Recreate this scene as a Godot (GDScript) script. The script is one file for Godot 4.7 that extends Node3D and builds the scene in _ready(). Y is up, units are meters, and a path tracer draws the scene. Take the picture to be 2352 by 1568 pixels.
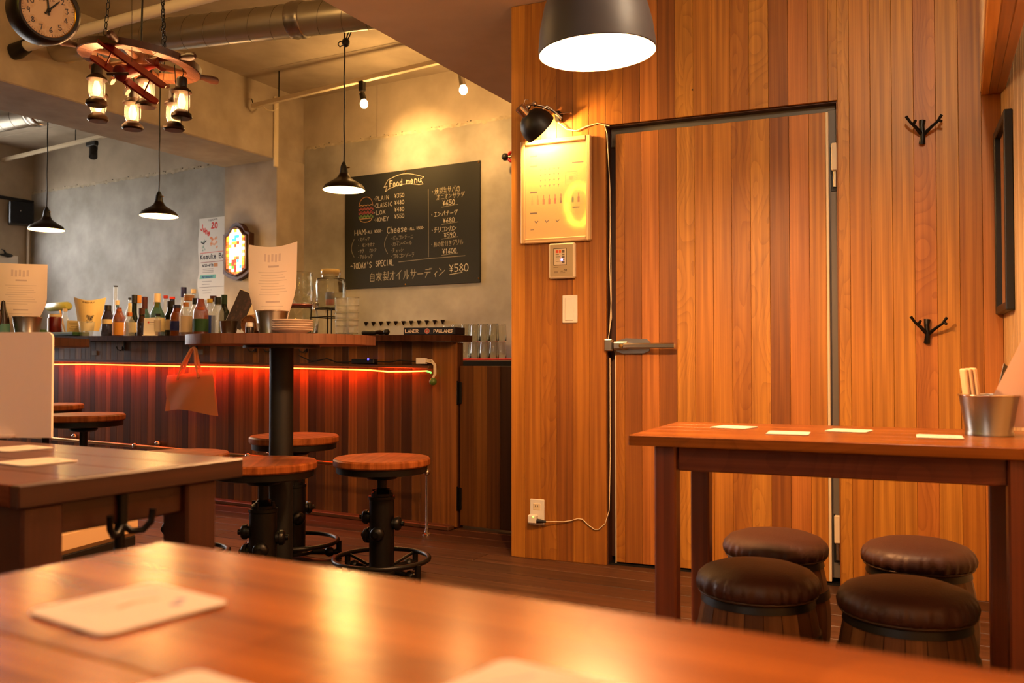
extends Node3D

const AW := 4.5      # degrees: the plank wall and what stands along it
const AB := -3.0     # the bar
const AK := -1.5     # the concrete wall behind the bar
var rng := RandomNumberGenerator.new()
var used := {}
var M := {}
var T := {}
var fw: Transform3D   # plank wall: x along it, y up, z into the room
var fb: Transform3D   # bar front
var fk: Transform3D   # concrete back wall

# ---------------------------------------------------------------- geometry
class G:
	var v := PackedVector3Array()
	var n := PackedVector3Array()
	var t := PackedVector2Array()
	var ix := PackedInt32Array()
	var xf := Transform3D()

	func at(x: Transform3D) -> G:
		xf = x
		return self

	func pos(p: Vector3) -> G:
		xf = Transform3D(Basis(), p)
		return self

	func pt(p: Vector3, nn: Vector3, uv: Vector2) -> int:
		v.append(xf * p)
		n.append((xf.basis * nn).normalized())
		t.append(uv)
		return v.size() - 1

	func tri(a: int, b: int, c: int) -> void:
		var cr := (v[b] - v[a]).cross(v[c] - v[a])
		if cr.dot(n[a] + n[b] + n[c]) > 0.0:
			ix.append_array([a, c, b])
		else:
			ix.append_array([a, b, c])

	func quad(a: Vector3, b: Vector3, c: Vector3, d: Vector3, o: Vector3, ua := Vector2(0, 1), ub := Vector2(1, 1), uc := Vector2(1, 0), ud := Vector2(0, 0)) -> G:
		var i := pt(a, o, ua)
		pt(b, o, ub)
		pt(c, o, uc)
		pt(d, o, ud)
		tri(i, i + 1, i + 2)
		tri(i, i + 2, i + 3)
		return self

	# chamfered box; g is the axis along which the grain runs (texture v)
	func box(c: Vector3, size: Vector3, bv := 0.0, g := 1, uo := Vector2.ZERO) -> G:
		var h := size / 2.0
		bv = minf(bv, minf(h.x, minf(h.y, h.z)) * 0.9)
		for a in 3:
			var b := (a + 1) % 3
			var w := (a + 2) % 3
			for s in [-1.0, 1.0]:
				var ps := []
				for k in [[-1, -1], [1, -1], [1, 1], [-1, 1]]:
					var p := Vector3.ZERO
					p[a] = s * h[a]
					p[b] = k[0] * (h[b] - bv)
					p[w] = k[1] * (h[w] - bv)
					ps.append(p)
				var o := Vector3.ZERO
				o[a] = s
				var us := []
				for p in ps:
					us.append(uo + (Vector2(p[b], p[w]) if g == a else Vector2(p[3 - a - g], p[g])))
				quad(c + ps[0], c + ps[1], c + ps[2], c + ps[3], o, us[0], us[1], us[2], us[3])
		if bv <= 0.0:
			return self
		for a in 3:
			var b := (a + 1) % 3
			var w := (a + 2) % 3
			for s in [-1.0, 1.0]:
				for q in [-1.0, 1.0]:
					var ps := []
					for k in [[0, -1], [1, -1], [1, 1], [0, 1]]:
						var p := Vector3.ZERO
						p[a] = s * (h[a] - (bv if k[0] == 1 else 0.0))
						p[b] = q * (h[b] - (0.0 if k[0] == 1 else bv))
						p[w] = k[1] * (h[w] - bv)
						ps.append(p)
					var o := Vector3.ZERO
					o[a] = s
					o[b] = q
					var us := []
					for p in ps:
						us.append(uo + (Vector2(p[w], p[a]) if g != w else Vector2(p[a], p[w])))
					quad(c + ps[0], c + ps[1], c + ps[2], c + ps[3], o, us[0], us[1], us[2], us[3])
		for sx in [-1.0, 1.0]:
			for sy in [-1.0, 1.0]:
				for sz in [-1.0, 1.0]:
					var o := Vector3(sx, sy, sz)
					var p := c + o * h
					var i := pt(p - Vector3(0, sy, sz) * bv, o, uo)
					pt(p - Vector3(sx, 0, sz) * bv, o, uo)
					pt(p - Vector3(sx, sy, 0) * bv, o, uo)
					tri(i, i + 1, i + 2)
		return self

	# profile of (radius, height), outside on the right hand going up
	func lathe(pr: Array, seg := 24, ax := 1.0, az := 1.0) -> G:
		var nn := []
		for i in pr.size() - 1:
			var d: Vector2 = pr[i + 1] - pr[i]
			nn.append(Vector2(d.y, -d.x).normalized())
		var run := 0.0
		for i in pr.size() - 1:
			var n0: Vector2 = nn[i]
			var n1: Vector2 = nn[i]
			if i > 0 and nn[i - 1].dot(nn[i]) > 0.72:
				n0 = (nn[i - 1] + nn[i]).normalized()
			if i < nn.size() - 1 and nn[i + 1].dot(nn[i]) > 0.72:
				n1 = (nn[i + 1] + nn[i]).normalized()
			var len: float = (pr[i + 1] - pr[i]).length()
			var base := v.size()
			for k in seg + 1:
				var an := TAU * k / seg
				var cs := cos(an)
				var sn := sin(an)
				pt(Vector3(cs * pr[i].x * ax, pr[i].y, sn * pr[i].x * az), Vector3(cs * n0.x, n0.y, sn * n0.x), Vector2(float(k) / seg, run))
				pt(Vector3(cs * pr[i + 1].x * ax, pr[i + 1].y, sn * pr[i + 1].x * az), Vector3(cs * n1.x, n1.y, sn * n1.x), Vector2(float(k) / seg, run + len))
			run += len
			for k in seg:
				var j := base + k * 2
				if pr[i].x > 1e-6:
					tri(j, j + 1, j + 2)
				if pr[i + 1].x > 1e-6:
					tri(j + 1, j + 3, j + 2)
		return self

	func tube(ps: Array, r, seg := 8, closed := false) -> G:
		var m := ps.size()
		var up := Vector3.UP
		var prev := Vector3.ZERO
		var base := v.size()
		var run := 0.0
		var cnt := m + 1 if closed else m
		var x := Vector3.ZERO
		for i in cnt:
			var p: Vector3 = ps[i % m]
			var a: Vector3 = ps[(i - 1 + m) % m] if closed or i > 0 else p
			var b: Vector3 = ps[(i + 1) % m] if closed or i < m - 1 else p
			var d := (b - a).normalized()
			if i == 0:
				x = d.cross(Vector3.RIGHT if absf(d.y) > 0.9 else up).normalized()
			else:
				x = (x - d * x.dot(d)).normalized()
				run += p.distance_to(prev)
			prev = p
			var y := d.cross(x)
			var rr: float = r[i % m] if r is Array else r
			for k in seg + 1:
				var an := TAU * k / seg
				var o := x * cos(an) + y * sin(an)
				pt(p + o * rr, o, Vector2(float(k) / seg, run))
		for i in cnt - 1:
			for k in seg:
				var j := base + i * (seg + 1) + k
				tri(j, j + 1, j + seg + 1)
				tri(j + 1, j + seg + 2, j + seg + 1)
		if not closed:
			for e in [0, m - 1]:
				var d: Vector3 = (ps[0] - ps[1]).normalized() if e == 0 else (ps[m - 1] - ps[m - 2]).normalized()
				var s := base + int(e) * (seg + 1)
				var ring := []
				for k in seg:
					ring.append(v[s + k])
				var c0 := v.size()
				for q in ring:
					v.append(q)
					n.append((xf.basis * d).normalized())
					t.append(Vector2.ZERO)
				for k in range(1, seg - 1):
					tri(c0, c0 + k, c0 + k + 1)
		return self

	func rod(a: Vector3, b: Vector3, r, seg := 8) -> G:
		return tube([a, b], r, seg)

	# outline in x,y extruded from z0 to z1
	func prism(poly: PackedVector2Array, z0: float, z1: float, sc := 1.0, smooth := false) -> G:
		var tr := Geometry2D.triangulate_polygon(poly)
		var m := poly.size()
		for z in [z0, z1]:
			var o := Vector3(0, 0, -1 if z == z0 else 1)
			var b := v.size()
			for p in poly:
				pt(Vector3(p.x, p.y, z), o, Vector2(p.x, -p.y) * sc)
			for i in tr.size() / 3:
				tri(b + tr[i * 3], b + tr[i * 3 + 1], b + tr[i * 3 + 2])
		var area := 0.0
		for i in m:
			var p := poly[i]
			var q := poly[(i + 1) % m]
			area += p.x * q.y - q.x * p.y
		var sg := 1.0 if area > 0 else -1.0
		var nor := []
		for i in m:
			var d := poly[(i + 1) % m] - poly[i]
			nor.append(Vector2(d.y, -d.x).normalized() * sg)
		for i in m:
			var p := poly[i]
			var q := poly[(i + 1) % m]
			var na: Vector2 = (nor[i] + nor[(i - 1 + m) % m]).normalized() if smooth else nor[i]
			var nb: Vector2 = (nor[i] + nor[(i + 1) % m]).normalized() if smooth else nor[i]
			var l := (q - p).length()
			var j := pt(Vector3(p.x, p.y, z0), Vector3(na.x, na.y, 0), Vector2(0, z0) * sc)
			pt(Vector3(q.x, q.y, z0), Vector3(nb.x, nb.y, 0), Vector2(l, z0) * sc)
			pt(Vector3(q.x, q.y, z1), Vector3(nb.x, nb.y, 0), Vector2(l, z1) * sc)
			pt(Vector3(p.x, p.y, z1), Vector3(na.x, na.y, 0), Vector2(0, z1) * sc)
			tri(j, j + 1, j + 2)
			tri(j, j + 2, j + 3)
		return self

	# a bent sheet: f(u, v) gives the point; v runs down; th is its thickness
	func sheet(nx: int, ny: int, f: Callable, th := 0.0005) -> G:
		for side in [1.0, -1.0]:
			var b := v.size()
			for j in ny + 1:
				for i in nx + 1:
					var u := float(i) / nx
					var w := float(j) / ny
					var p: Vector3 = f.call(u, w)
					var du: Vector3 = f.call(u + 0.01, w) - f.call(u - 0.01, w)
					var dv: Vector3 = f.call(u, w - 0.01) - f.call(u, w + 0.01)
					var o: Vector3 = du.cross(dv).normalized() * side
					pt(p + o * th * 0.5, o, Vector2(u, w))
			for j in ny:
				for i in nx:
					var q := b + j * (nx + 1) + i
					tri(q, q + 1, q + nx + 1)
					tri(q + 1, q + nx + 2, q + nx + 1)
		return self

	func ball(c: Vector3, r: float, seg := 14, sy := 1.0) -> G:
		var pr := []
		var k := seg / 2
		for i in k + 1:
			var a := PI * i / k - PI / 2
			pr.append(Vector2(maxf(cos(a) * r, 0.0), sin(a) * r * sy))
		var keep := xf
		xf = xf * Transform3D(Basis(), c)
		lathe(pr, seg)
		xf = keep
		return self

	func mesh() -> ArrayMesh:
		var a := []
		a.resize(Mesh.ARRAY_MAX)
		a[Mesh.ARRAY_VERTEX] = v
		a[Mesh.ARRAY_NORMAL] = n
		a[Mesh.ARRAY_TEX_UV] = t
		a[Mesh.ARRAY_INDEX] = ix
		var m := ArrayMesh.new()
		m.add_surface_from_arrays(Mesh.PRIMITIVE_TRIANGLES, a)
		return m

# ---------------------------------------------------------------- naming
func numbered(called: String) -> String:
	var k: int = used.get(called, 0)
	used[called] = k + 1
	return called if k == 0 else "%s_%03d" % [called, k]

func tag(o: Node3D, label: String, category := "", group := "", kind := "") -> Node3D:
	if label: o.set_meta("label", label)
	if category: o.set_meta("category", category)
	if group: o.set_meta("group", group)
	if kind: o.set_meta("kind", kind)
	return o

func put(called: String, g: G, m: Material, parent: Node3D = null, x := Transform3D()) -> MeshInstance3D:
	return put_mesh(called, g.mesh(), m, parent, x)

func put_mesh(called: String, me: Mesh, m: Material, parent: Node3D = null, x := Transform3D()) -> MeshInstance3D:
	var o := MeshInstance3D.new()
	o.mesh = me
	o.material_override = m
	o.transform = x
	if parent == null:
		o.name = numbered(called)
		add_child(o)
	else:
		o.name = called
		parent.add_child(o, true)
	return o

func thing(called: String, label: String, category: String, x := Transform3D(), group := "") -> Node3D:
	var o := Node3D.new()
	o.name = numbered(called)
	add_child(o)
	o.transform = x
	tag(o, label, category, group)
	return o

func setting(called: String, label: String, x := Transform3D()) -> Node3D:
	var o := Node3D.new()
	o.name = numbered(called)
	add_child(o)
	o.transform = x
	return tag(o, label, "", "", "structure")

func copy(src: Node3D, label: String, x: Transform3D) -> Node3D:
	var o: Node3D = src.duplicate()
	var stem: String = src.get_meta("stem")
	o.name = numbered(stem)
	add_child(o)
	o.transform = x
	o.set_meta("label", label)
	return o

func node(called: String, parent: Node3D, x := Transform3D()) -> Node3D:
	var o := Node3D.new()
	o.name = called
	parent.add_child(o, true)
	o.transform = x
	return o

func P(x: float, y: float, z: float) -> Vector3:
	return Vector3(x, y, z)

func X(p: Vector3, yaw := 0.0, pitch := 0.0, roll := 0.0) -> Transform3D:
	return Transform3D(Basis.from_euler(Vector3(deg_to_rad(pitch), deg_to_rad(yaw), deg_to_rad(roll))), p)

func V2(rows: Array) -> Array:
	var o := []
	for i in rows.size() / 2:
		o.append(Vector2(rows[i * 2], rows[i * 2 + 1]))
	return o

# ---------------------------------------------------------------- materials
func mat(c: Color, rough := 0.6, metal := 0.0) -> StandardMaterial3D:
	var m := StandardMaterial3D.new()
	m.albedo_color = c
	m.roughness = rough
	m.metallic = metal
	return m

func glow(c: Color, e: float, base := Color(0.9, 0.85, 0.75)) -> StandardMaterial3D:
	var m := mat(base, 0.5)
	m.emission_enabled = true
	m.emission = c
	m.emission_energy_multiplier = e
	return m

func pane(c: Color, a: float) -> StandardMaterial3D:
	var m := mat(Color(c.r, c.g, c.b, a), 0.06)
	m.transparency = BaseMaterial3D.TRANSPARENCY_ALPHA
	return m

func solid_glass() -> StandardMaterial3D:
	var m := mat(Color(0.96, 0.97, 0.95, 0.0), 0.03)
	m.refraction_enabled = true
	m.refraction_scale = 0.05
	return m

func tex(im: Image) -> ImageTexture:
	return ImageTexture.create_from_image(im)

func wooden(c: Color, t: Texture2D, rough: float, su := 2.857, sv := 0.714, coat := 0.0) -> StandardMaterial3D:
	var m := mat(c, rough)
	m.albedo_texture = t
	m.uv1_scale = Vector3(su, sv, 1)
	m.metallic_specular = 0.5 if coat == 0.0 else 0.32
	if coat > 0.3:
		m.clearcoat_enabled = true
		m.clearcoat = coat
		m.clearcoat_roughness = 0.28
	return m

func printed(im: Image, rough := 0.7) -> StandardMaterial3D:
	var m := mat(Color.WHITE, rough)
	m.albedo_texture = tex(im)
	m.texture_repeat = false
	return m

# grain along v, seamless along v: streaks, wavy growth rings and a few knots
func grain(w: int, h: int, sd: int, streak: float, ring: float, knots: Array) -> ImageTexture:
	var f := FastNoiseLite.new()
	f.seed = sd
	f.noise_type = FastNoiseLite.TYPE_SIMPLEX
	f.frequency = 1.0
	f.fractal_type = FastNoiseLite.FRACTAL_NONE
	var im := Image.create(w, h, false, Image.FORMAT_RGB8)
	for y in h:
		var a := TAU * y / h
		var cy := cos(a)
		var sy := sin(a)
		for x in w:
			var u := float(x) / w
			var bend := 0.0
			var dark := 0.0
			for k in knots:
				var dx: float = (u - k[0]) / k[2]
				var dy: float = (float(y) / h - k[1]) / (k[2] * 0.42)
				var q := dx * dx + dy * dy
				bend += exp(-q * 0.16) * signf(dx) * k[2] * 0.7
				dark += exp(-q * 1.6) * k[3]
			var uu := u - bend
			var wv := f.get_noise_3d(uu * 2.0, cy * 0.42, sy * 0.42)
			var fine := f.get_noise_3d(uu * 75.0, cy * 0.45 + 7.0, sy * 0.45)
			var mid := f.get_noise_3d(uu * 13.0 + 3.0, cy * 0.22, sy * 0.22 + 5.0)
			var rg := fposmod(uu * 7.0 + wv * 4.0, 1.0)
			var late := pow(rg, 3.0) - 0.25
			var k2 := 0.88 + fine * 0.05 * streak + mid * 0.11 * streak - late * 0.09 * ring - dark
			k2 = clampf(k2, 0.03, 1.0)
			im.set_pixel(x, y, Color(k2, pow(k2, 1.25), pow(k2, 1.5)))
	return tex(im)

func mottled(sd: int, lo: Color, hi: Color, freq: float, oct := 5, gain := 0.55, contrast := 1.0) -> ImageTexture:
	var f := FastNoiseLite.new()
	f.seed = sd
	f.frequency = freq
	f.fractal_octaves = oct
	f.fractal_gain = gain
	var im := f.get_seamless_image(512, 512)
	var o := Image.create(512, 512, false, Image.FORMAT_RGB8)
	for y in 512:
		for x in 512:
			var k := clampf((im.get_pixel(x, y).r - 0.5) * contrast + 0.5, 0, 1)
			o.set_pixel(x, y, lo.lerp(hi, k))
	return tex(o)

func worldwide(m: StandardMaterial3D, t: Texture2D, scale: float) -> StandardMaterial3D:
	m.albedo_texture = t
	m.uv1_triplanar = true
	m.uv1_world_triplanar = true
	m.uv1_scale = Vector3.ONE * scale
	return m

# ---------------------------------------------------------------- hand lettering (strokes on a 9 by 10 grid)
var GL := {
	"A": "094089 2666", "B": "0009 0050724404 0464767909", "C": "8150210406285988", "D": "0009 005083865909", "E": "80000989 0464", "F": "800009 0464", "G": "81502104062859888555", "H": "0009 8089 0585", "I": "4049",
	"J": "7077592907", "K": "0009 800589", "L": "000989", "M": "0900458089", "N": "09008980", "O": "401205184978857240", "P": "090060826505", "R": "090060826505 4589", "S": "8140022465874908", "T": "0080 4049",
	"U": "000629698680", "V": "004980", "W": "0029446980", "X": "0089 8009", "Y": "004480 4449", "Z": "00800989",
	"a": "744315184977 7379", "b": "1019 15437578491 9", "c": "744315184978", "d": "744315184977 7079", "e": "1676644315184978", "h": "1019 15437579", "i": "4349 4041", "k": "1019 731679", "l": "4049", "m": "0309 05244549 45648589", "n": "1319 15437579",
	"o": "43151849787543", "p": "1319 15437578491 8", "r": "1319 154373", "s": "744314774918", "t": "404879 1373", "u": "13174977 7379", "y": "1346 7329",
	"0": "401205184978857240", "1": "224049", "2": "0230720989", "3": "107044764908", "4": "69600686", "5": "80101464874908", "6": "70240739786516", "7": "008039", "8": "441240724407498744", "9": "733503307259",
	"¥": "004480 4449 1575 1777", "-": "1575", "・": "445554", "'": "4043", "/": "8009", ".": "4849", "~": "053485",
	"ア": "008054 434619", "イ": "7005 4349", "エ": "1171 4148 0888", "オ": "0282 505948 5209", "カ": "02827859 3209 3032", "キ": "0272 0585 3059", "ク": "3004 218129", "グ": "3004 218129 6071 8091", "コ": "118188 1888", "ゴ": "118188 1888 7081 9091",
	"サ": "0383 2026 606539", "シ": "1122 0435 0984", "ス": "117119 4589", "セ": "048366 303888", "ゾ": "0124 8029 8091", "タ": "3004 218129 3465", "ダ": "3004 218129 3465 7081 9091", "チ": "7011 0484 414619", "ッ": "2536 4556 8549", "テ": "1171 0484 4419",
	"デ": "1171 0484 4419 7081 9091", "ィ": "7437 5559", "ナ": "0383 504629", "ニ": "1272 0888", "ノ": "7019", "の": "5238071351847859", "バ": "3208 5288 6071 8091", "パ": "3208 5288 7081726170", "ベ": "063287 6071 8091", "ペ": "063287 7081726170",
	"ボ": "0282 4049 2507 6588 7081 9091", "マ": "008044 2558", "ム": "401887 6589", "メ": "7019 2478", "モ": "1171 0484 313888", "ラ": "1070 037329", "リ": "1015 707529", "ル": "212509 505985", "レ": "101984", "ン": "0133 0883", "ー": "0585", "ェ": "2575 5559 1989",
	"き": "1272 1575 3067 4929", "自": "4032 1272791912 1474 1676", "家": "4042 03028283 1474 4416 44574938 4508 5689 7556", "製": "1141 0353 2025 6164 8085 0686 4546 3619 4689 2958", "燻": "212509 2638 0315 4335 5181 4383 6067 5484865654 5787 5849 7889",
	"生": "2012 1373 1676 0989 4049", "豚": "11313929 111609 1333 1535 5181 7153 627669 6446 8365 7589", "骨": "20606360 2023 0383 2429 25656929 2767", "付": "3004 2329 4383 707959 5566",
}

func dab(im: Image, p: Vector2, r: float, c: Color, a: float) -> void:
	for y in range(maxi(0, floori(p.y - r)), mini(im.get_height(), ceili(p.y + r) + 1)):
		for x in range(maxi(0, floori(p.x - r)), mini(im.get_width(), ceili(p.x + r) + 1)):
			var k := clampf(r + 0.5 - Vector2(x, y).distance_to(p), 0, 1) * a
			if k > 0.01:
				im.set_pixel(x, y, im.get_pixel(x, y).lerp(c, k))

func line(im: Image, ps: Array, r: float, c: Color, a := 1.0, chalk := 0.0) -> void:
	for i in ps.size() - 1:
		var l: float = ps[i].distance_to(ps[i + 1])
		var m := maxi(1, int(l / maxf(r * 0.8, 0.5)))
		for k in m + 1:
			dab(im, ps[i].lerp(ps[i + 1], float(k) / m), r, c, a * (1.0 - chalk * rng.randf()))

func write(im: Image, s: String, x: float, y: float, w: float, h: float, r: float, c: Color, a := 1.0, chalk := 0.0, slope := 0.0) -> void:
	var step := w / s.length()
	for i in s.length():
		var gl: String = GL.get(s[i], "")
		var o := Vector2(x + step * i, y + slope * step * i)
		for st in gl.split(" ", false):
			var ps := []
			for k in st.length() / 2:
				ps.append(o + Vector2(int(st[k * 2]) / 8.0 * step * 0.76, int(st[k * 2 + 1]) / 9.0 * h) + Vector2(rng.randf_range(-0.3, 0.3), rng.randf_range(-0.3, 0.3)) * r)
			line(im, ps, r, c, a, chalk)

func rect(im: Image, x: float, y: float, w: float, h: float, c: Color) -> void:
	im.fill_rect(Rect2i(int(x), int(y), maxi(1, int(w)), maxi(1, int(h))), c)

func paper(w: int, h: int, c: Color) -> Image:
	var im := Image.create(w, h, false, Image.FORMAT_RGB8)
	im.fill(c)
	return im

# ---------------------------------------------------------------- lights
func omni(p: Vector3, c: Color, e: float, size := 0.03, parent: Node3D = null) -> void:
	var l := OmniLight3D.new()
	l.name = "lamp_light"
	l.light_color = c
	l.light_energy = e
	l.light_size = size
	l.omni_range = 14.0
	l.omni_attenuation = 2.0
	l.shadow_enabled = true
	(parent if parent else self).add_child(l, true)
	l.position = p

func spot(p: Vector3, to: Vector3, c: Color, e: float, cone: float, soft := 0.6, size := 0.02, parent: Node3D = null) -> void:
	var l := SpotLight3D.new()
	l.name = "spot_light"
	l.light_color = c
	l.light_energy = e
	l.light_size = size
	l.spot_range = 14.0
	l.spot_attenuation = 2.0
	l.spot_angle = cone
	l.spot_angle_attenuation = soft
	l.shadow_enabled = true
	(parent if parent else self).add_child(l, true)
	l.position = p
	l.basis = Basis.looking_at(to - p, Vector3.UP if absf((to - p).normalized().y) < 0.95 else Vector3.RIGHT)

func area(p: Vector3, face: Vector3, up: Vector3, w: float, h: float, c: Color, e: float, parent: Node3D = null) -> void:
	var l := AreaLight3D.new()
	l.name = "strip_light"
	l.light_color = c
	l.light_energy = e
	l.area_size = Vector2(w, h)
	l.area_range = 8.0
	l.shadow_enabled = true
	(parent if parent else self).add_child(l, true)
	l.position = p
	l.basis = Basis.looking_at(face, up)

# ================================================================ scene
func _ready() -> void:
	rng.seed = 4711
	# ---- camera
	var cam := Camera3D.new()
	cam.name = "camera"
	add_child(cam)
	cam.transform = Transform3D(Basis(Vector3.UP, deg_to_rad(27.9)) * Basis(Vector3.RIGHT, deg_to_rad(1.3)), P(0, 0.92, 0))
	cam.near = 0.05
	cam.far = 60.0
	cam.fov = 42.05
	var lens := CameraAttributesPhysical.new()
	lens.frustum_focal_length = 31.2245
	lens.frustum_near = 0.05
	lens.frustum_far = 60.0
	lens.frustum_focus_distance = 3.8
	lens.exposure_aperture = 4.8
	cam.attributes = lens
	cam.current = true
	# ---- sky (comes in only through the two added windows), exposure
	var we := WorldEnvironment.new()
	we.name = "environment"
	var en := Environment.new()
	var sky := Sky.new()
	var sm := ProceduralSkyMaterial.new()
	sm.sky_top_color = Color(0.86, 0.86, 0.88)
	sm.sky_horizon_color = Color(0.93, 0.92, 0.91)
	sm.ground_horizon_color = Color(0.62, 0.60, 0.57)
	sm.ground_bottom_color = Color(0.5, 0.48, 0.45)
	sky.sky_material = sm
	en.background_mode = Environment.BG_SKY
	en.sky = sky
	en.background_energy_multiplier = 26.0
	en.tonemap_mode = Environment.TONE_MAPPER_LINEAR
	en.tonemap_exposure = 1.0
	en.sdfgi_enabled = true
	en.ssao_enabled = true
	en.ssil_enabled = true
	we.environment = en
	add_child(we)

	fw = X(P(-1.98, 0, -3.732), AW)
	fb = X(P(-2.609, 0, -4.18), AB)
	fk = X(P(0, 0, -6.1), AK)
	materials()
	shell()
	plank_wall()
	side_wall_things()
	plank_wall_things()
	bar()
	bar_things()
	back_wall_things()
	overhead()
	stools()
	high_tables()
	front_tables()
	barrel_stools()

const WARM := Color(1.0, 0.72, 0.46)    # the lamps over the tables
const AMBER := Color(1.0, 0.76, 0.44)   # the lamps over the bar

func materials() -> void:
	T.grain = grain(320, 640, 5, 1.0, 0.12, [])
	T.figure = grain(320, 640, 11, 0.8, 1.0, [])
	T.knotty = grain(512, 1024, 23, 1.3, 0.7, [[0.23, 0.2, 0.020, 0.6], [0.62, 0.45, 0.016, 0.65], [0.4, 0.8, 0.020, 0.6], [0.85, 0.1, 0.016, 0.5], [0.1, 0.62, 0.014, 0.5]])
	var cedar := [Color(0.76, 0.51, 0.17), Color(0.70, 0.455, 0.145), Color(0.79, 0.555, 0.20), Color(0.59, 0.36, 0.12), Color(0.76, 0.485, 0.20), Color(0.67, 0.43, 0.14)]
	M.cedar = []
	for c in cedar:
		M.cedar.append(wooden(c, T.grain, 0.47))
	for c in cedar:
		M.cedar.append(wooden(c, T.figure, 0.47))
	M.bar = []
	for c in [Color(0.54, 0.345, 0.14), Color(0.40, 0.25, 0.105), Color(0.35, 0.215, 0.09), Color(0.46, 0.30, 0.125), Color(0.27, 0.16, 0.07)]:
		M.bar.append(wooden(c, T.grain, 0.42))
	M.floor = []
	for c in [Color(0.36, 0.23, 0.14), Color(0.31, 0.20, 0.12), Color(0.40, 0.26, 0.155), Color(0.34, 0.215, 0.13)]:
		M.floor.append(wooden(c, T.knotty, 0.42, 2.0, 0.5))
	M.table = wooden(Color(0.72, 0.36, 0.16), T.knotty, 0.30, 1.4, 0.6, 0.55)
	M.table_red = wooden(Color(0.60, 0.29, 0.15), T.knotty, 0.32, 1.6, 0.6, 0.45)
	M.table_dark = wooden(Color(0.52, 0.28, 0.18), T.knotty, 0.34, 1.6, 0.6, 0.35)
	M.leg = wooden(Color(0.52, 0.26, 0.13), T.grain, 0.42)
	M.leg_shaded = wooden(Color(0.30, 0.15, 0.09), T.grain, 0.42)  # leg wood darkened for the table end turned from the light
	M.seat = wooden(Color(0.62, 0.35, 0.17), T.knotty, 0.36, 2.2, 0.8, 0.3)
	M.live_shaded = wooden(Color(0.34, 0.20, 0.14), T.knotty, 0.5, 1.8, 0.8)  # live-edge wood darkened to stand for dimmer light at the far left
	M.live = wooden(Color(0.52, 0.34, 0.24), T.knotty, 0.5, 1.8, 0.8)
	M.counter = wooden(Color(0.30, 0.18, 0.11), T.knotty, 0.3, 2.0, 0.5, 0.3)
	M.pale = wooden(Color(0.92, 0.80, 0.60), T.grain, 0.5)
	M.dark_wood = wooden(Color(0.30, 0.17, 0.10), T.grain, 0.5)
	M.wheel = wooden(Color(0.55, 0.36, 0.22), T.grain, 0.5)
	M.concrete = worldwide(mat(Color.WHITE, 0.9), mottled(3, Color(0.64, 0.59, 0.52), Color(0.75, 0.70, 0.62), 0.012), 0.32)
	M.strip = worldwide(mat(Color(0.95, 0.95, 0.95), 0.95), mottled(17, Color(0.62, 0.57, 0.48), Color(0.84, 0.79, 0.70), 0.03), 0.6)
	M.beam = worldwide(mat(Color.WHITE, 0.9), mottled(7, Color(0.58, 0.53, 0.47), Color(0.72, 0.67, 0.60), 0.015), 0.27)
	M.plaster = worldwide(mat(Color.WHITE, 0.85), mottled(9, Color(0.55, 0.53, 0.49), Color(0.69, 0.67, 0.63), 0.010, 5, 0.6, 1.2), 0.30)
	M.soffit = worldwide(mat(Color.WHITE, 0.9), mottled(13, Color(0.80, 0.72, 0.64), Color(0.84, 0.76, 0.68), 0.02), 0.4)
	M.black = mat(Color(0.045, 0.042, 0.04), 0.45)
	M.post = mat(Color(0.022, 0.021, 0.02), 0.6)
	M.iron = mat(Color(0.06, 0.055, 0.05), 0.4, 0.6)
	M.iron.metallic_specular = 0.6
	M.bronze = mat(Color(0.16, 0.11, 0.07), 0.35, 0.7)
	M.steel = mat(Color(0.72, 0.70, 0.67), 0.27, 1.0)
	M.chrome = mat(Color(0.85, 0.83, 0.8), 0.12, 1.0)
	M.brass = mat(Color(0.72, 0.52, 0.26), 0.28, 1.0)
	M.zinc = mat(Color(0.62, 0.60, 0.57), 0.3, 1.0)
	M.white = mat(Color(0.88, 0.86, 0.82), 0.45)
	M.ivory = mat(Color(0.86, 0.80, 0.68), 0.5)
	M.greymetal = mat(Color(0.40, 0.38, 0.35), 0.5)
	M.lamp_grey = mat(Color(0.24, 0.23, 0.25), 0.5)
	M.glass = pane(Color(0.9, 0.95, 0.95), 0.10)
	M.leather = mat(Color(0.25, 0.13, 0.085), 0.5)
	var lf := FastNoiseLite.new()
	lf.seed = 31
	lf.frequency = 0.06
	M.leather.heightmap_enabled = true
	M.leather.heightmap_texture = tex(lf.get_seamless_image(256, 256))
	M.leather.heightmap_scale = 0.06
	M.leather.uv1_triplanar = true
	M.leather.uv1_scale = Vector3.ONE * 9.0
	M.lining = mat(Color(0.93, 0.91, 0.86), 0.5)
	M.bulb = glow(AMBER, 14.0)
	M.bulb_warm = glow(WARM, 14.0)

func uo() -> Vector2:
	return Vector2((rng.randi() % 4) * 0.0875 + 0.003, rng.randf() * 1.4)

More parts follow.
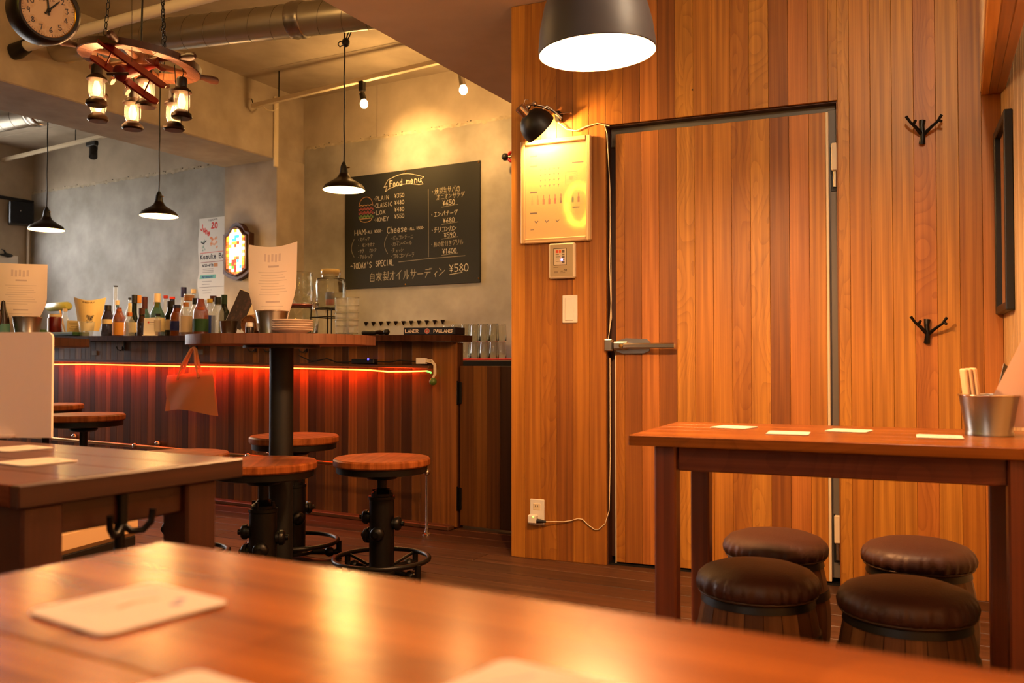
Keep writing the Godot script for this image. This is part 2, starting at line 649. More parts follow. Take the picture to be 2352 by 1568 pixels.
func shell() -> void:
	# floor: boards along x on a subfloor
	var fl := setting("floor", "worn dark brown floorboards running parallel to the bar")
	put("subfloor", G.new().box(P(-4.5, -0.06, -2.0), P(10.6, 0.08, 9.6)), M.dark_wood, fl)
	var z := -6.5
	while z < 2.7:
		var x := -9.6 - rng.randf() * 1.5
		var near := z > -1.2
		while x < 0.75:
			var l := (4.5 if near else rng.randf_range(2.2, 3.6))
			put("floorboard", G.new().box(P(x + l / 2, -0.01, z), P(l - 0.002, 0.02, 0.146), 0.0025, 0, Vector2(rng.randf(), rng.randf() * 2)), M.floor[rng.randi() % 4], fl)
			x += l
		z += 0.15
	# ceiling slab of the bar side, with its casting seams
	var ce := setting("ceiling", "bare cast concrete ceiling over the bar")
	put("slab", G.new().box(P(-6.2, 3.40, -1.9), P(7.2, 0.16, 9.6)), M.concrete, ce)
	put("casting_seam", G.new().box(P(-4.1, 3.319, -5.5), P(2.74, 0.008, 0.11), 0.004), M.concrete, ce, Transform3D())
	put("casting_seam", G.new().box(P(-7.9, 3.319, -5.84), P(3.4, 0.008, 0.11), 0.004), M.concrete, ce, Transform3D())
	var so := put("ceiling", G.new().box(P(-0.96, 3.05, -1.9), P(3.55, 0.854, 9.6), 0.004), M.soffit)
	tag(so, "lowered painted ceiling over the table area, ending in a straight edge", "", "", "structure")
	# back wall: grey plaster below, rough cast band above with a broken lower edge
	var wb := setting("wall_back", "concrete wall behind the bar, grey plaster below a paler cast band", fk)
	put("cast_band", G.new().box(P(-5.75, 1.66, -0.1), P(7.9, 3.4, 0.2)), M.concrete, wb)
	for seg in [[-5.44, -1.9, 2.845], [-9.62, -6.08, 2.822]]:
		var poly := PackedVector2Array()
		poly.append(Vector2(seg[1], 0.0))
		poly.append(Vector2(seg[0], 0.0))
		var x: float = seg[0]
		while x < seg[1]:
			poly.append(Vector2(x, seg[2] + (rng.randf() - 0.5) * 0.010 - (0.014 if rng.randf() < 0.12 else 0.0)))
			x += rng.randf_range(0.015, 0.04)
		poly.append(Vector2(seg[1], seg[2]))
		put("plaster", G.new().prism(poly, -0.02, 0.012), M.plaster, wb)
		var strip := PackedVector2Array()
		for k in 61:
			var sx := lerpf(seg[0], seg[1], k / 60.0)
			strip.append(Vector2(sx, seg[2] - 0.02))
		for k in 61:
			var sx := lerpf(seg[1], seg[0], k / 60.0)
			strip.append(Vector2(sx, seg[2] + 0.03 + rng.randf_range(-0.012, 0.012)))
		put("rough_strip", G.new().prism(strip, -0.01, 0.006), M.strip, wb)
		# small broken pits along the edge
		for k in 30:
			var px := rng.randf_range(seg[0] + 0.05, seg[1] - 0.05)
			put("pit", G.new().ball(P(px, seg[2] + rng.randf_range(0.012, 0.035), 0.005), rng.randf_range(0.004, 0.010), 6, 0.6), M.greymetal, wb)
	put("joint", G.new().box(P(-4.62, 3.09, 0.0), P(0.004, 0.48, 0.002)), M.greymetal, wb)
	var co := put("column_1", G.new().box(P(-5.765, 1.36, 0.175), P(0.65, 2.72, 0.36), 0.006), M.beam, null, fk)
	tag(co, "square concrete column carrying the beam beside the bar", "", "", "structure")
	var be := put("beam_1", G.new().box(P(-5.79, 3.02, -1.9), P(0.655, 0.65, 9.2), 0.008), M.beam)
	tag(be, "heavy concrete beam crossing the ceiling above the bar", "", "", "structure")
	var cd := put("conduit", G.new().box(P(-5.448, 2.93, -5.87), P(0.028, 0.62, 0.05), 0.008), M.ivory)
	tag(cd, "pale cable duct running up the beam end above the column", "conduit")
	# far side wall with an added window, the wall behind the camera
	var wl := setting("wall_left", "pale wall at the far end beyond the bar")
	for b in [[0.45, 0.9, -1.95, 9.5], [3.2, 0.4, -1.95, 9.5], [1.95, 2.1, -6.3, 0.8], [1.95, 2.1, -0.35, 6.3]]:
		put("wall_section", G.new().box(P(-9.62, b[0], b[2]), P(0.16, b[1], b[3])), M.concrete, wl)
	var wn := setting("added_window_1", "tall unseen window added in the far side wall for daylight behind the bar")  # unseen window, added to bring daylight onto the back wall
	for s in [-1.0, 1.0]:
		put("window_frame", G.new().box(P(-9.62, 1.95, -4.70 + s * 1.17), P(0.1, 2.1, 0.06), 0.006), M.white, wn)
		put("window_frame", G.new().box(P(-9.62, 1.95 + s * 1.02, -4.70), P(0.1, 0.06, 2.4), 0.006), M.white, wn)
	put("pane", G.new().box(P(-9.62, 1.95, -4.70), P(0.006, 2.0, 2.3)), M.glass, wn)
	var wn2 := setting("wall_near", "plain wall behind the table area with one added high window")
	for q in [[-5.8, 1.7, 7.9, 3.5], [-0.05, 1.7, 1.5, 3.5], [-1.325, 0.85, 1.05, 1.8], [-1.325, 2.75, 1.05, 1.4]]:
		put("wall_section", G.new().box(P(q[0], q[1], 2.72), P(q[2], q[3], 0.2)), M.concrete, wn2)
	var wb2 := setting("added_window_2", "small high unseen window added in the wall behind the table area for fill daylight")  # unseen window, added as neutral fill for the tables
	for s in [-1.0, 1.0]:
		put("window_frame", G.new().box(P(-1.325 + s * 0.50, 1.9, 2.72), P(0.05, 0.3, 0.1), 0.005), M.white, wb2)
		put("window_frame", G.new().box(P(-1.325, 1.9 + s * 0.13, 2.72), P(1.05, 0.04, 0.1), 0.005), M.white, wb2)
	put("pane", G.new().box(P(-1.325, 1.9, 2.72), P(1.0, 0.26, 0.006)), M.glass, wb2)
	# pale board wall beside the right table
	var wr := setting("wall_right", "pale upright boards closing the room beside the right table", fw)
	put("backing", G.new().box(P(2.18, 1.35, 3.1), P(0.2, 2.7, 6.8)), M.dark_wood, wr)
	var d := 0.0
	while d < 6.3:
		put("board", G.new().box(P(2.07, 1.31, d + 0.05), P(0.02, 2.62, 0.0985), 0.002, 1, uo()), M.pale, wr)
		d += 0.1

# shade of each wall board, counted from the free end of the wall
const TONES := [0, 1, 5, 3, 1, 5, 1, 3, 4, 3, 2, 0, 0, 1, 2, 3, 4, 0, 2, 0, 2, 2, 4, 2, 1, 4, 0]

func cedar(k: int) -> Material:
	var i: int = TONES[k % TONES.size()]
	return M.cedar[i + (6 if k % 4 == 2 or k == 13 or k == 14 else 0)]

func plank_wall() -> void:
	var w := setting("wall_center", "cedar plank wall with the flush cold room door", fw)
	put("core", G.new().box(P(0.231, 1.31, -0.07), P(0.462, 2.62, 0.105)), M.dark_wood, w)
	put("core", G.new().box(P(1.78, 1.31, -0.07), P(0.62, 2.62, 0.105)), M.dark_wood, w)
	put("core", G.new().box(P(0.967, 2.32, -0.07), P(1.01, 0.62, 0.105)), M.dark_wood, w)
	put("core", G.new().box(P(1.06, 1.31, -0.2), P(2.1, 2.62, 0.12)), M.dark_wood, w)
	for k in 27:
		var a := 0.07 + 0.0801 * (k - 1)
		var b := a + 0.0801
		if k == 0: a = 0.0
		b = minf(b, 2.06)
		if a > 2.05: break
		var cut := b > 0.49 and a < 1.45
		var m := cedar(k)
		var o := uo()
		if cut and b > 1.467:
			put("plank", G.new().box(P((a + 1.467) / 2, 2.31, -0.008), P(1.467 - a - 0.0007, 0.62, 0.016), 0.0012, 1, o), m, w)
			put("plank", G.new().box(P((1.467 + b) / 2, 1.31, -0.008), P(b - 1.467 - 0.0007, 2.62, 0.016), 0.0012, 1, o), m, w)
		else:
			var y0 := 2.0 if cut else 0.0
			put("plank", G.new().box(P((a + b) / 2, (2.62 + y0) / 2, -0.008), P(b - a - 0.0007, 2.62 - y0, 0.016), 0.0012, 1, o), m, w)
	put("nail", G.new().ball(P(0.868, 2.115, 0.0), 0.004, 6), M.black, w)
	var side := put("wall_side", G.new().box(P(0.06, 1.31, -1.3), P(0.12, 2.62, 2.36)), M.cedar[5], null, fw)
	tag(side, "return of the plank wall towards the back wall", "", "", "structure")
	# recess and the door itself
	var tr := setting("trim_1", "dark reveal round the cold room door with its grey metal frame", fw)
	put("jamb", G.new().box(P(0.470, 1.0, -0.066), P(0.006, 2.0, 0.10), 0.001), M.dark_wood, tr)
	put("jamb", G.new().box(P(1.464, 1.0, -0.066), P(0.006, 2.0, 0.10), 0.001), M.cedar[3], tr)
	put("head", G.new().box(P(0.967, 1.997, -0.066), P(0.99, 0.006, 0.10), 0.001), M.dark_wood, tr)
	put("metal_frame", G.new().box(P(0.967, 1.955, -0.075), P(0.98, 0.09, 0.03), 0.003), M.greymetal, tr)
	put("metal_frame", G.new().box(P(1.445, 1.0, -0.062), P(0.04, 1.95, 0.03), 0.003), M.greymetal, tr)
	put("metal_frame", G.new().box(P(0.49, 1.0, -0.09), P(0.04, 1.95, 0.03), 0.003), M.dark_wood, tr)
	put("sill", G.new().box(P(0.967, 0.004, -0.07), P(0.99, 0.008, 0.10)), M.black, tr)
	var dr := setting("door_1", "cedar clad cold room door with a lever latch", fw)
	put("core", G.new().box(P(0.962, 0.985, -0.06), P(0.90, 1.94, 0.045)), M.dark_wood, dr)
	for k in range(6, 18):
		var a := 0.07 + 0.0801 * (k - 1)
		var b := minf(a + 0.0801, 1.418)
		a = maxf(a, 0.51)
		put("plank", G.new().box(P((a + b) / 2, 0.987, -0.030), P(b - a - 0.0007, 1.945, 0.016), 0.0012, 1, uo()), cedar(k), dr)
	put("edge_strip", G.new().box(P(1.424, 0.987, -0.036), P(0.011, 1.945, 0.03), 0.002), M.ivory, dr)
	put("edge_strip", G.new().box(P(0.506, 0.49, -0.04), P(0.006, 0.97, 0.026), 0.002), M.ivory, dr)
	for y in [1.73, 0.19]:
		var h := node("hinge", dr)
		put("knuckle", G.new().box(P(1.452, y + 0.04, -0.03), P(0.024, 0.115, 0.03), 0.004), M.ivory, h)
		put("pin", G.new().rod(P(1.454, y - 0.085, -0.03), P(1.454, y - 0.02, -0.03), 0.009, 10), M.steel, h)
		put("hinge_plate", G.new().box(P(1.452, y, -0.05), P(0.03, 0.2, 0.012), 0.002), M.black, h)
	var hd := node("latch", dr)
	put("strike", G.new().box(P(0.485, 0.995, 0.006), P(0.04, 0.054, 0.028), 0.004), M.steel, hd)
	var plate := PackedVector2Array()
	for q in [[0.515, 0.968], [0.545, 0.957], [0.64, 0.957], [0.668, 0.968], [0.672, 1.005], [0.655, 1.022], [0.56, 1.026], [0.52, 1.015]]:
		plate.append(Vector2(q[0], q[1]))
	put("latch_plate", G.new().prism(plate, -0.022, -0.008), M.zinc, hd)
	put("latch_body", G.new().box(P(0.545, 0.992, 0.012), P(0.07, 0.036, 0.034), 0.006), M.steel, hd)
	put("screw", G.new().at(X(P(0.548, 0.99, 0.029), 0, 90)).lathe(V2([0.0, 0.0, 0.009, 0.0, 0.009, 0.003, 0.0, 0.004]), 12), M.brass, hd)
	put("lever", G.new().box(P(0.675, 0.990, 0.030), P(0.24, 0.024, 0.013), 0.006), M.chrome, hd)
	# wires tucked into the gap beside the door
	var wires := thing("cable", "pale cables hanging in the gap at the latch side of the door", "cable", fw)
	put("wire", G.new().tube([P(0.465, 2.005, 0.004), P(0.478, 1.96, 0.0), P(0.484, 1.75, -0.012), P(0.490, 1.45, -0.012), P(0.492, 1.2, -0.01), P(0.484, 1.06, -0.008)], 0.0022, 6), M.ivory, wires)
	put("wire", G.new().tube([P(0.476, 1.97, 0.002), P(0.488, 1.7, -0.012), P(0.484, 1.35, -0.012), P(0.493, 1.12, -0.01), P(0.478, 1.02, -0.006)], 0.002, 6), M.ivory, wires)

func plank_wall_things() -> void:
	# poster behind glass in a pale wood frame
	var p := thing("framed_poster", "beer style poster under glass in a golden wood frame below the clamp lamp", "poster", fw * X(P(0.231, 1.717, 0.002)))
	var w := 0.348
	var h := 0.485
	for s in [-1.0, 1.0]:
		put("frame", G.new().box(P(s * (w / 2 - 0.011), 0, 0.012), P(0.022, h, 0.024), 0.004), M.pale, p)
		put("frame", G.new().box(P(0, s * (h / 2 - 0.011), 0.012), P(w - 0.044, 0.022, 0.024), 0.004, 0), M.pale, p)
	var im := paper(384, 560, Color(0.94, 0.77, 0.38))
	var br := Color(0.36, 0.16, 0.05)
	for q in [[30, 60], [30, 120], [30, 276], [30, 400]]:
		rect(im, q[0], q[1], 42, 9, br)
	rect(im, 290, 120, 70, 8, br)
	for r in 12:
		rect(im, 250 + (r % 2) * 4, 170 + r * 6, 80 - (r * 37 % 23), 2, Color(0.78, 0.62, 0.36))
	for r in 4:
		for k in 5:
			var gx := 90.0 + k * 28
			var gy := 145.0 + r * 32
			rect(im, gx, gy, 12, 3, br.lightened(0.1 * r))
			rect(im, gx + 3, gy + 3, 6, 5, br.lightened(0.2))
			rect(im, gx + 5, gy + 8, 2, 9, Color(0.75, 0.55, 0.3))
	for k in 9:
		var c: Color = [Color(0.85, 0.7, 0.35), Color(0.8, 0.6, 0.25), Color(0.72, 0.42, 0.12), Color(0.7, 0.3, 0.1), Color(0.72, 0.2, 0.08), Color(0.45, 0.2, 0.08), Color(0.3, 0.14, 0.07), Color(0.2, 0.12, 0.08), Color(0.65, 0.3, 0.1)][k]
		var gx := 36.0 + k * 36
		rect(im, gx + 4, 300, 5, 26, c)
		rect(im, gx, 324, 13, 32, c)
	for k in 3:
		line(im, [Vector2(60 + k * 66, 452), Vector2(66 + k * 66, 462), Vector2(78 + k * 66, 452)], 2.5, br)
	for k in 26:
		dab(im, Vector2(255 + rng.randf_range(-12, 12), 430 + rng.randf_range(-18, 16)), 5, Color(0.62, 0.3, 0.12), 0.5)
	rect(im, 290, 382, 46, 6, br)
	rect(im, 32, 500, 22, 4, br)
	rect(im, 262, 486, 66, 3, br)
	dab(im, Vector2(344, 484), 9, Color(0.8, 0.35, 0.1), 0.8)
	rect(im, 250, 175, 72, 1, br)
	rect(im, 250, 250, 72, 1, br)
	rect(im, 250, 175, 1, 75, br)
	rect(im, 321, 175, 1, 75, br)
	dab(im, Vector2(285, 212), 14, Color(0.72, 0.55, 0.28), 0.7)
	put("print", G.new().quad(P(-w / 2 + 0.02, -h / 2 + 0.02, 0.006), P(w / 2 - 0.02, -h / 2 + 0.02, 0.006), P(w / 2 - 0.02, h / 2 - 0.02, 0.006), P(-w / 2 + 0.02, h / 2 - 0.02, 0.006), P(0, 0, 1)), printed(im), p)
	put("mount", G.new().box(P(0, 0, 0.002), P(w - 0.03, h - 0.03, 0.004)), M.ivory, p)
	put("glass", G.new().box(P(0, 0, 0.0135), P(w - 0.042, h - 0.042, 0.002)), M.glass, p)
	# clamp lamp
	var c := thing("clamp_lamp", "black bowl clamp lamp with silver springs fixed above the poster", "lamp", fw * X(P(0.022, -0.018, 0.0)))
	var head := X(P(0.152, 2.022, 0.10)) * Transform3D(Basis(Quaternion(Vector3.DOWN, P(0.50, -0.62, -0.60).normalized())).scaled(Vector3.ONE * 1.2), Vector3.ZERO)
	var sh := [0.0, 0.062, 0.02, 0.061, 0.042, 0.052, 0.058, 0.033, 0.067, 0.008, 0.068, -0.02]
	var outer := []
	for i in range(sh.size() / 2 - 1, -1, -1):
		outer.append(Vector2(sh[i * 2], sh[i * 2 + 1]))
	put("shade", G.new().at(head).lathe(outer, 28), M.black, c)
	put("lining", G.new().at(head).lathe(V2([0.0, 0.058, 0.04, 0.048, 0.055, 0.03, 0.0655, -0.02, 0.068, -0.02]), 28), M.lining, c)
	put("socket", G.new().at(head).lathe(V2([0.0, 0.055, 0.019, 0.055, 0.019, 0.10, 0.0, 0.10]), 16), M.chrome, c)
	put("bulb", G.new().at(head).ball(P(0, 0.005, 0), 0.026), M.bulb, c)
	var lp := head * P(0, 0.005, 0)
	omni(lp, AMBER, 0.75, 0.025, c)
	put("arm", G.new().tube([head * P(0, 0.098, 0), P(0.125, 2.125, 0.10), P(0.17, 2.115, 0.09), P(0.225, 2.09, 0.05)], 0.006, 8), M.chrome, c)
	put("jaw", G.new().box(P(0.228, 2.075, 0.022), P(0.028, 0.05, 0.045), 0.006), M.iron, c)
	put("jaw", G.new().box(P(0.262, 2.085, 0.028), P(0.06, 0.006, 0.022), 0.002), M.chrome, c)
	put("spring", G.new().tube([P(0.17, 2.10, 0.085), P(0.19, 2.115, 0.075), P(0.215, 2.095, 0.06), P(0.25, 2.06, 0.04)], 0.008, 8), M.chrome, c)
	put("wing_nut", G.new().ball(P(0.118, 2.108, 0.125), 0.013, 10), M.chrome, c)
	put("wing_nut", G.new().ball(P(0.148, 2.118, 0.125), 0.013, 10), M.chrome, c)
	put("wire_grip", G.new().tube([P(0.095, 2.09, 0.11), P(0.075, 2.105, 0.10), P(0.088, 2.155, 0.09), P(0.105, 2.15, 0.09)], 0.0022, 6), M.chrome, c)
	put("cord", G.new().tube([P(0.225, 2.05, 0.02), P(0.265, 2.015, 0.012), P(0.31, 2.005, 0.008), P(0.355, 2.02, 0.006), P(0.41, 2.03, 0.005), P(0.468, 2.012, 0.004)], 0.0028, 6), M.ivory, c)
	# alarm panel, switch, socket
	var a := thing("control_panel", "beige wall panel with a small screen and lit blue key under the poster", "panel", fw * X(P(0.265, 1.387, 0.0)))
	put("housing", G.new().box(P(0, 0, 0.014), P(0.128, 0.164, 0.028), 0.006), M.ivory, a)
	var si := paper(160, 200, Color(0.62, 0.55, 0.42))
	rect(si, 24, 22, 92, 108, Color(0.2, 0.16, 0.12))
	rect(si, 28, 26, 84, 100, Color(0.74, 0.68, 0.58))
	rect(si, 40, 34, 18, 18, Color(0.75, 0.25, 0.1))
	rect(si, 62, 34, 16, 18, Color(0.8, 0.35, 0.12))
	rect(si, 82, 34, 20, 18, Color(0.35, 0.3, 0.25))
	for r in 4:
		rect(si, 40, 60 + r * 14, 22 + (r % 2) * 8, 4, Color(0.4, 0.34, 0.26))
		rect(si, 84, 58 + r * 16, 18, 9, Color(0.45, 0.38, 0.3) if r % 2 == 0 else Color(0.3, 0.26, 0.22))
	rect(si, 24, 140, 34, 4, Color(0.45, 0.38, 0.28))
	rect(si, 28, 166, 26, 12, Color(0.5, 0.43, 0.33))
	rect(si, 74, 164, 18, 5, Color(0.35, 0.3, 0.22))
	rect(si, 72, 174, 34, 5, Color(0.42, 0.36, 0.28))
	for k in 2:
		rect(si, 96 + k * 12, 156, 10, 12, Color(0.25, 0.2, 0.16))
		rect(si, 99 + k * 12, 159, 4, 6, Color(0.62, 0.55, 0.42))
	put("face", G.new().quad(P(-0.056, -0.074, 0.0285), P(0.056, -0.074, 0.0285), P(0.056, 0.074, 0.0285), P(-0.056, 0.074, 0.0285), P(0, 0, 1)), printed(si, 0.5), a)
	put("led", G.new().ball(P(0.002, 0.004, 0.029), 0.0052, 8), glow(Color(0.35, 0.45, 1.0), 9.0), a)
	var sw := thing("light_switch", "white rocker light switch plate below the beige panel", "switch", fw * X(P(0.2975, 1.163, 0.0)))
	put("plate", G.new().box(P(0, 0, 0.004), P(0.074, 0.129, 0.008), 0.003), M.white, sw)
	put("rocker", G.new().box(P(-0.002, 0, 0.0085), P(0.042, 0.108, 0.006), 0.0025), M.white, sw)
	var so := thing("power_socket", "white double wall socket near the floor with a charger plugged in", "socket", fw * X(P(0.134, 0.218, 0.0)))
	put("plate", G.new().box(P(0, 0, 0.004), P(0.072, 0.120, 0.008), 0.003), M.white, so)
	put("outlet", G.new().box(P(0, 0.025, 0.0085), P(0.036, 0.03, 0.004), 0.0015), M.ivory, so)
	for s in [-1.0, 1.0]:
		put("slot", G.new().box(P(s * 0.006, 0.028, 0.0105), P(0.002, 0.008, 0.001)), M.black, so)
	var ch := thing("charger", "white plug-in charger with a green light in the lower wall socket", "charger", fw * X(P(0.120, 0.188, 0.008)))
	put("body", G.new().box(P(0, 0, 0.016), P(0.042, 0.040, 0.032), 0.005), M.white, ch)
	put("led", G.new().ball(P(0.008, 0.013, 0.033), 0.0035, 8), glow(Color(0.5, 1.0, 0.25), 5.0), ch)
	put("plug", G.new().at(X(P(0.021, -0.008, 0.016), 0, 0, -90)).lathe(V2([0.0, 0.0, 0.011, 0.0, 0.010, 0.012, 0.005, 0.045, 0.0, 0.045]), 12), M.black, ch)
	put("cord", G.new().tube([P(0.065, -0.008, 0.016), P(0.105, -0.006, 0.008), P(0.15, -0.004, 0.003), P(0.185, 0.003, 0.0), P(0.215, 0.014, -0.001), P(0.238, 0.012, -0.001), P(0.265, -0.012, -0.002), P(0.295, -0.03, -0.002), P(0.315, -0.028, 0.0), P(0.345, 0.0, -0.004), P(0.362, 0.06, -0.012), P(0.366, 0.3, -0.016), P(0.366, 0.75, -0.016)], 0.0024, 6), M.ivory, ch)
	# twig hooks
	for k in 2:
		var y: float = [1.835, 1.045][k]
		var hk := thing("twig_hook", ["dark iron coat hook shaped like a twig, the upper of two right of the door", "dark iron coat hook shaped like a twig, the lower of two right of the door"][k], "coat hook", fw * X(P(1.784 + k * 0.010, y, 0.0)), "twig coat hooks")
		put("stem", G.new().tube([P(-0.002, -0.052, 0.008), P(0.001, -0.02, 0.014), P(-0.002, 0.02, 0.012), P(0.0, 0.042, 0.010)], [0.012, 0.0095, 0.0095, 0.0125], 8), M.iron, hk)
		put("branch", G.new().tube([P(-0.004, -0.012, 0.014), P(-0.026, 0.012, 0.04), P(-0.044, 0.028, 0.056), P(-0.060, 0.052, 0.064)], [0.008, 0.0065, 0.005, 0.0055], 8), M.iron, hk)
		put("branch", G.new().tube([P(0.006, -0.014, 0.014), P(0.03, 0.006, 0.036), P(0.052, 0.022, 0.05), P(0.068, 0.046, 0.058)], [0.008, 0.006, 0.005, 0.0055], 8), M.iron, hk)
		put("bud", G.new().tube([P(-0.034, 0.02, 0.046), P(-0.024, 0.036, 0.054)], [0.006, 0.005], 6), M.iron, hk)
		put("bud", G.new().tube([P(0.056, 0.028, 0.05), P(0.067, 0.02, 0.058)], [0.006, 0.005], 6), M.iron, hk)

func side_wall_things() -> void:
	var f := thing("picture_frame", "black framed narrow picture hanging on the pale board wall", "picture", fw * X(P(2.06, 1.45, 0.19), -90))
	# local x runs along the wall away from the corner, z out of the wall
	for s in [-1.0, 1.0]:
		put("frame", G.new().box(P(s * 0.165, 0, 0.014), P(0.03, 0.70, 0.028), 0.003), M.black, f)
		put("frame", G.new().box(P(0, s * 0.335, 0.014), P(0.30, 0.03, 0.028), 0.003), M.black, f)
	put("picture", G.new().box(P(0, 0, 0.004), P(0.31, 0.66, 0.006)), mat(Color(0.7, 0.52, 0.38), 0.4), f)
	var b := thing("wall_box", "sloping boxed-in wood casing running overhead along the pale wall", "casing", Transform3D(Basis.looking_at(P(-0.004, 0.168, -0.986), Vector3.UP), fw * P(2.03, 1.955, 0.0)))
	for k in 3:
		put("bottom_board", G.new().box(P(-0.023 + k * 0.026, 0.008, 1.3), P(0.0252, 0.014, 2.6), 0.0015, 2, uo()), M.cedar[[2, 3, 3][k]], b)
	put("side_board", G.new().box(P(-0.034, 0.17, 1.3), P(0.012, 0.31, 2.6), 0.002, 2, uo()), M.pale, b)
	put("end_cap", G.new().box(P(0.005, 0.17, 2.60), P(0.07, 0.31, 0.012), 0.002), M.pale, b)

func overhang(s: float) -> float:
	return 1.067 - 0.0125 * s

func bar() -> void:
	var b := thing("bar_cabinet", "bar front of mixed light and dark upright boards", "bar", fb)
	var body := PackedVector2Array([Vector2(-4.9, 0.0), Vector2(-0.42, 0.0), Vector2(-0.42, overhang(-0.42) - 0.037), Vector2(-4.9, overhang(-4.9) - 0.037)])
	put("carcass", G.new().prism(body, -0.42, -0.016), M.dark_wood, b)
	put("end_panel", G.new().box(P(-0.19, 0.513, -0.05), P(0.46, 1.026, 0.068), 0.002), M.dark_wood, b)
	var s := -4.9
	var i := 0
	var seq := [0, 2, 1, 4, 3, 1, 0, 2, 3, 4, 1, 3, 2, 0, 4, 2, 3, 1, 4, 0, 1, 2]
	while s < 0.03:
		var w := rng.randf_range(0.05, 0.085)
		if s + w > 0.0: w = 0.05 - s
		var y1 := overhang(s + w) - 0.038
		put("board", G.new().box(P(s + w / 2, y1 / 2 + 0.006, -0.008), P(w - 0.001, y1 - 0.012, 0.016), 0.0012, 1, uo()), M.bar[seq[i % seq.size()]] if s < -0.15 else M.bar[0], b)
		s += w
		i += 1
	put("skirting", G.new().box(P(-2.43, 0.012, 0.03), P(4.94, 0.024, 0.06), 0.004, 0), M.floor[2], b)
	var shelf := X(P(-2.3, 0.914, 0.0), 0, 0, -0.62)
	put("cable_shelf", G.new().at(shelf).box(P(0, 0, 0.025), P(4.4, 0.016, 0.05), 0.003, 0, uo()), M.bar[2], b)
	for k in 2:
		put("outlet_plate", G.new().box(P([-3.175, -2.03][k], 0.985, 0.003), P(0.06, 0.035, 0.006), 0.002), M.greymetal, b)
	var top := thing("bar_counter", "dark varnished bar counter carrying bottles and glasses", "bar counter", fb)
	var plan := PackedVector2Array([Vector2(-2.56, -0.08), Vector2(2.41, -0.08), Vector2(2.41, 0.13), Vector2(1.96, 0.13), Vector2(1.96, 0.44), Vector2(-2.56, 0.44)])
	put("slab", G.new().at(X(P(-2.34, overhang(-2.34), 0), 0, 0, -0.716) * X(Vector3.ZERO, 0, -90)).prism(plan, -0.036, 0.0), M.counter, top)
	# LED strip
	var led := thing("led_strip", "glowing red LED strip sagging under the cable shelf of the bar", "led strip", fb)
	var pts := []
	for q in [[-4.4, 0.905], [-3.75, 0.899], [-3.2, 0.901], [-2.7, 0.895], [-2.06, 0.888], [-1.6, 0.886], [-1.07, 0.879], [-0.65, 0.874], [-0.52, 0.871], [-0.39, 0.862], [-0.25, 0.864], [-0.12, 0.868]]:
		pts.append(P(q[0], q[1], 0.044))
	put("led_tube", G.new().tube(pts, 0.0042, 6), glow(Color(1.0, 0.36, 0.13), 11.0), led)
	put("green_led", G.new().tube([P(-0.12, 0.868, 0.044), P(-0.10, 0.864, 0.046), P(-0.085, 0.858, 0.048)], 0.005, 6), glow(Color(0.15, 1.0, 0.35), 1.6), led)
	for k in 4:
		area(P(-0.7 - k * 1.1, 0.868 + k * 0.011, 0.046), P(0, -1.0, -0.15), P(0, 0, 1), 1.1, 0.012, Color(1.0, 0.25, 0.07), 0.5, led)
	var hub := thing("power_strip", "black power adapter with a blue light on the cable shelf", "adapter", fb * X(P(-0.585, 0.908, 0.025)))
	put("body", G.new().box(P(0, 0.014, 0), P(0.17, 0.028, 0.035), 0.004), M.black, hub)
	put("led", G.new().ball(P(0.045, 0.026, 0.017), 0.006, 8), glow(Color(0.15, 0.2, 1.0), 8.0), hub)
	put("cord", G.new().tube([P(-0.085, 0.012, 0.0), P(-0.2, 0.008, 0.01), P(-0.28, 0.03, 0.01), P(-0.4, 0.012, 0.012), P(-0.52, 0.05, 0.0)], 0.004, 6), M.black, hub)
	put("cord", G.new().tube([P(0.085, 0.012, 0.0), P(0.2, 0.01, 0.01), P(0.27, 0.02, 0.008), P(0.38, 0.012, 0.0)], 0.004, 6), M.black, hub)
	var bx := thing("led_controller", "small white box with pale wires looping over the shelf end", "controller", fb * X(P(-0.165, 0.902, 0.028)))
	put("body", G.new().box(P(0, 0.022, 0), P(0.062, 0.034, 0.03), 0.003), M.white, bx)
	for k in 3:
		put("wire", G.new().tube([P(0.03, 0.03 - k * 0.006, 0.0), P(0.075, 0.028 - k * 0.008, 0.008), P(0.105 - k * 0.006, 0.0, 0.012), P(0.106 - k * 0.006, -0.05, 0.012), P(0.09 - k * 0.004, -0.075, 0.014)], 0.0035, 6), M.ivory, bx)
	put("plug", G.new().ball(P(0.088, -0.092, 0.014), 0.022, 10), mat(Color(0.32, 0.42, 0.16), 0.4), bx)
	# coat hooks under the counter
	var hs := [[-3.95, "double coat hook under the bar counter at the left high table"], [-3.80, "double coat hook on the bar beside the left high table"], [-2.83, "double coat hook left of the tote bag under the counter"], [-2.06, "double coat hook holding the tote bag"], [-1.50, "double coat hook just left of the high table post"], [-1.36, "second double coat hook left of the high table post"], [-1.06, "double coat hook just right of the high table post"]]
	for h in hs:
		var o := thing("coat_hook", h[1], "coat hook", fb * X(P(h[0], 1.0 - 0.0125 * h[0], 0.0)), "double hooks along the bar front")
		put("back_plate", G.new().box(P(0, 0, 0.004), P(0.014, 0.07, 0.008), 0.002), M.iron, o)
		for q in [-1.0, 1.0]:
			put("prong", G.new().tube([P(0, -0.02, 0.008), P(q * 0.012, -0.036, 0.022), P(q * 0.026, -0.03, 0.036), P(q * 0.034, -0.008, 0.042)], 0.0045, 6), M.iron, o)
	# tote bag
	var bag := thing("tote_bag", "plain canvas tote bag hanging on the bar front in the red glow", "bag", fb * X(P(-2.01, 0.0, 0.055)))
	var canvas := mat(Color(0.80, 0.56, 0.38), 0.9)
	canvas.backlight_enabled = true
	canvas.backlight = Color(0.85, 0.6, 0.45)
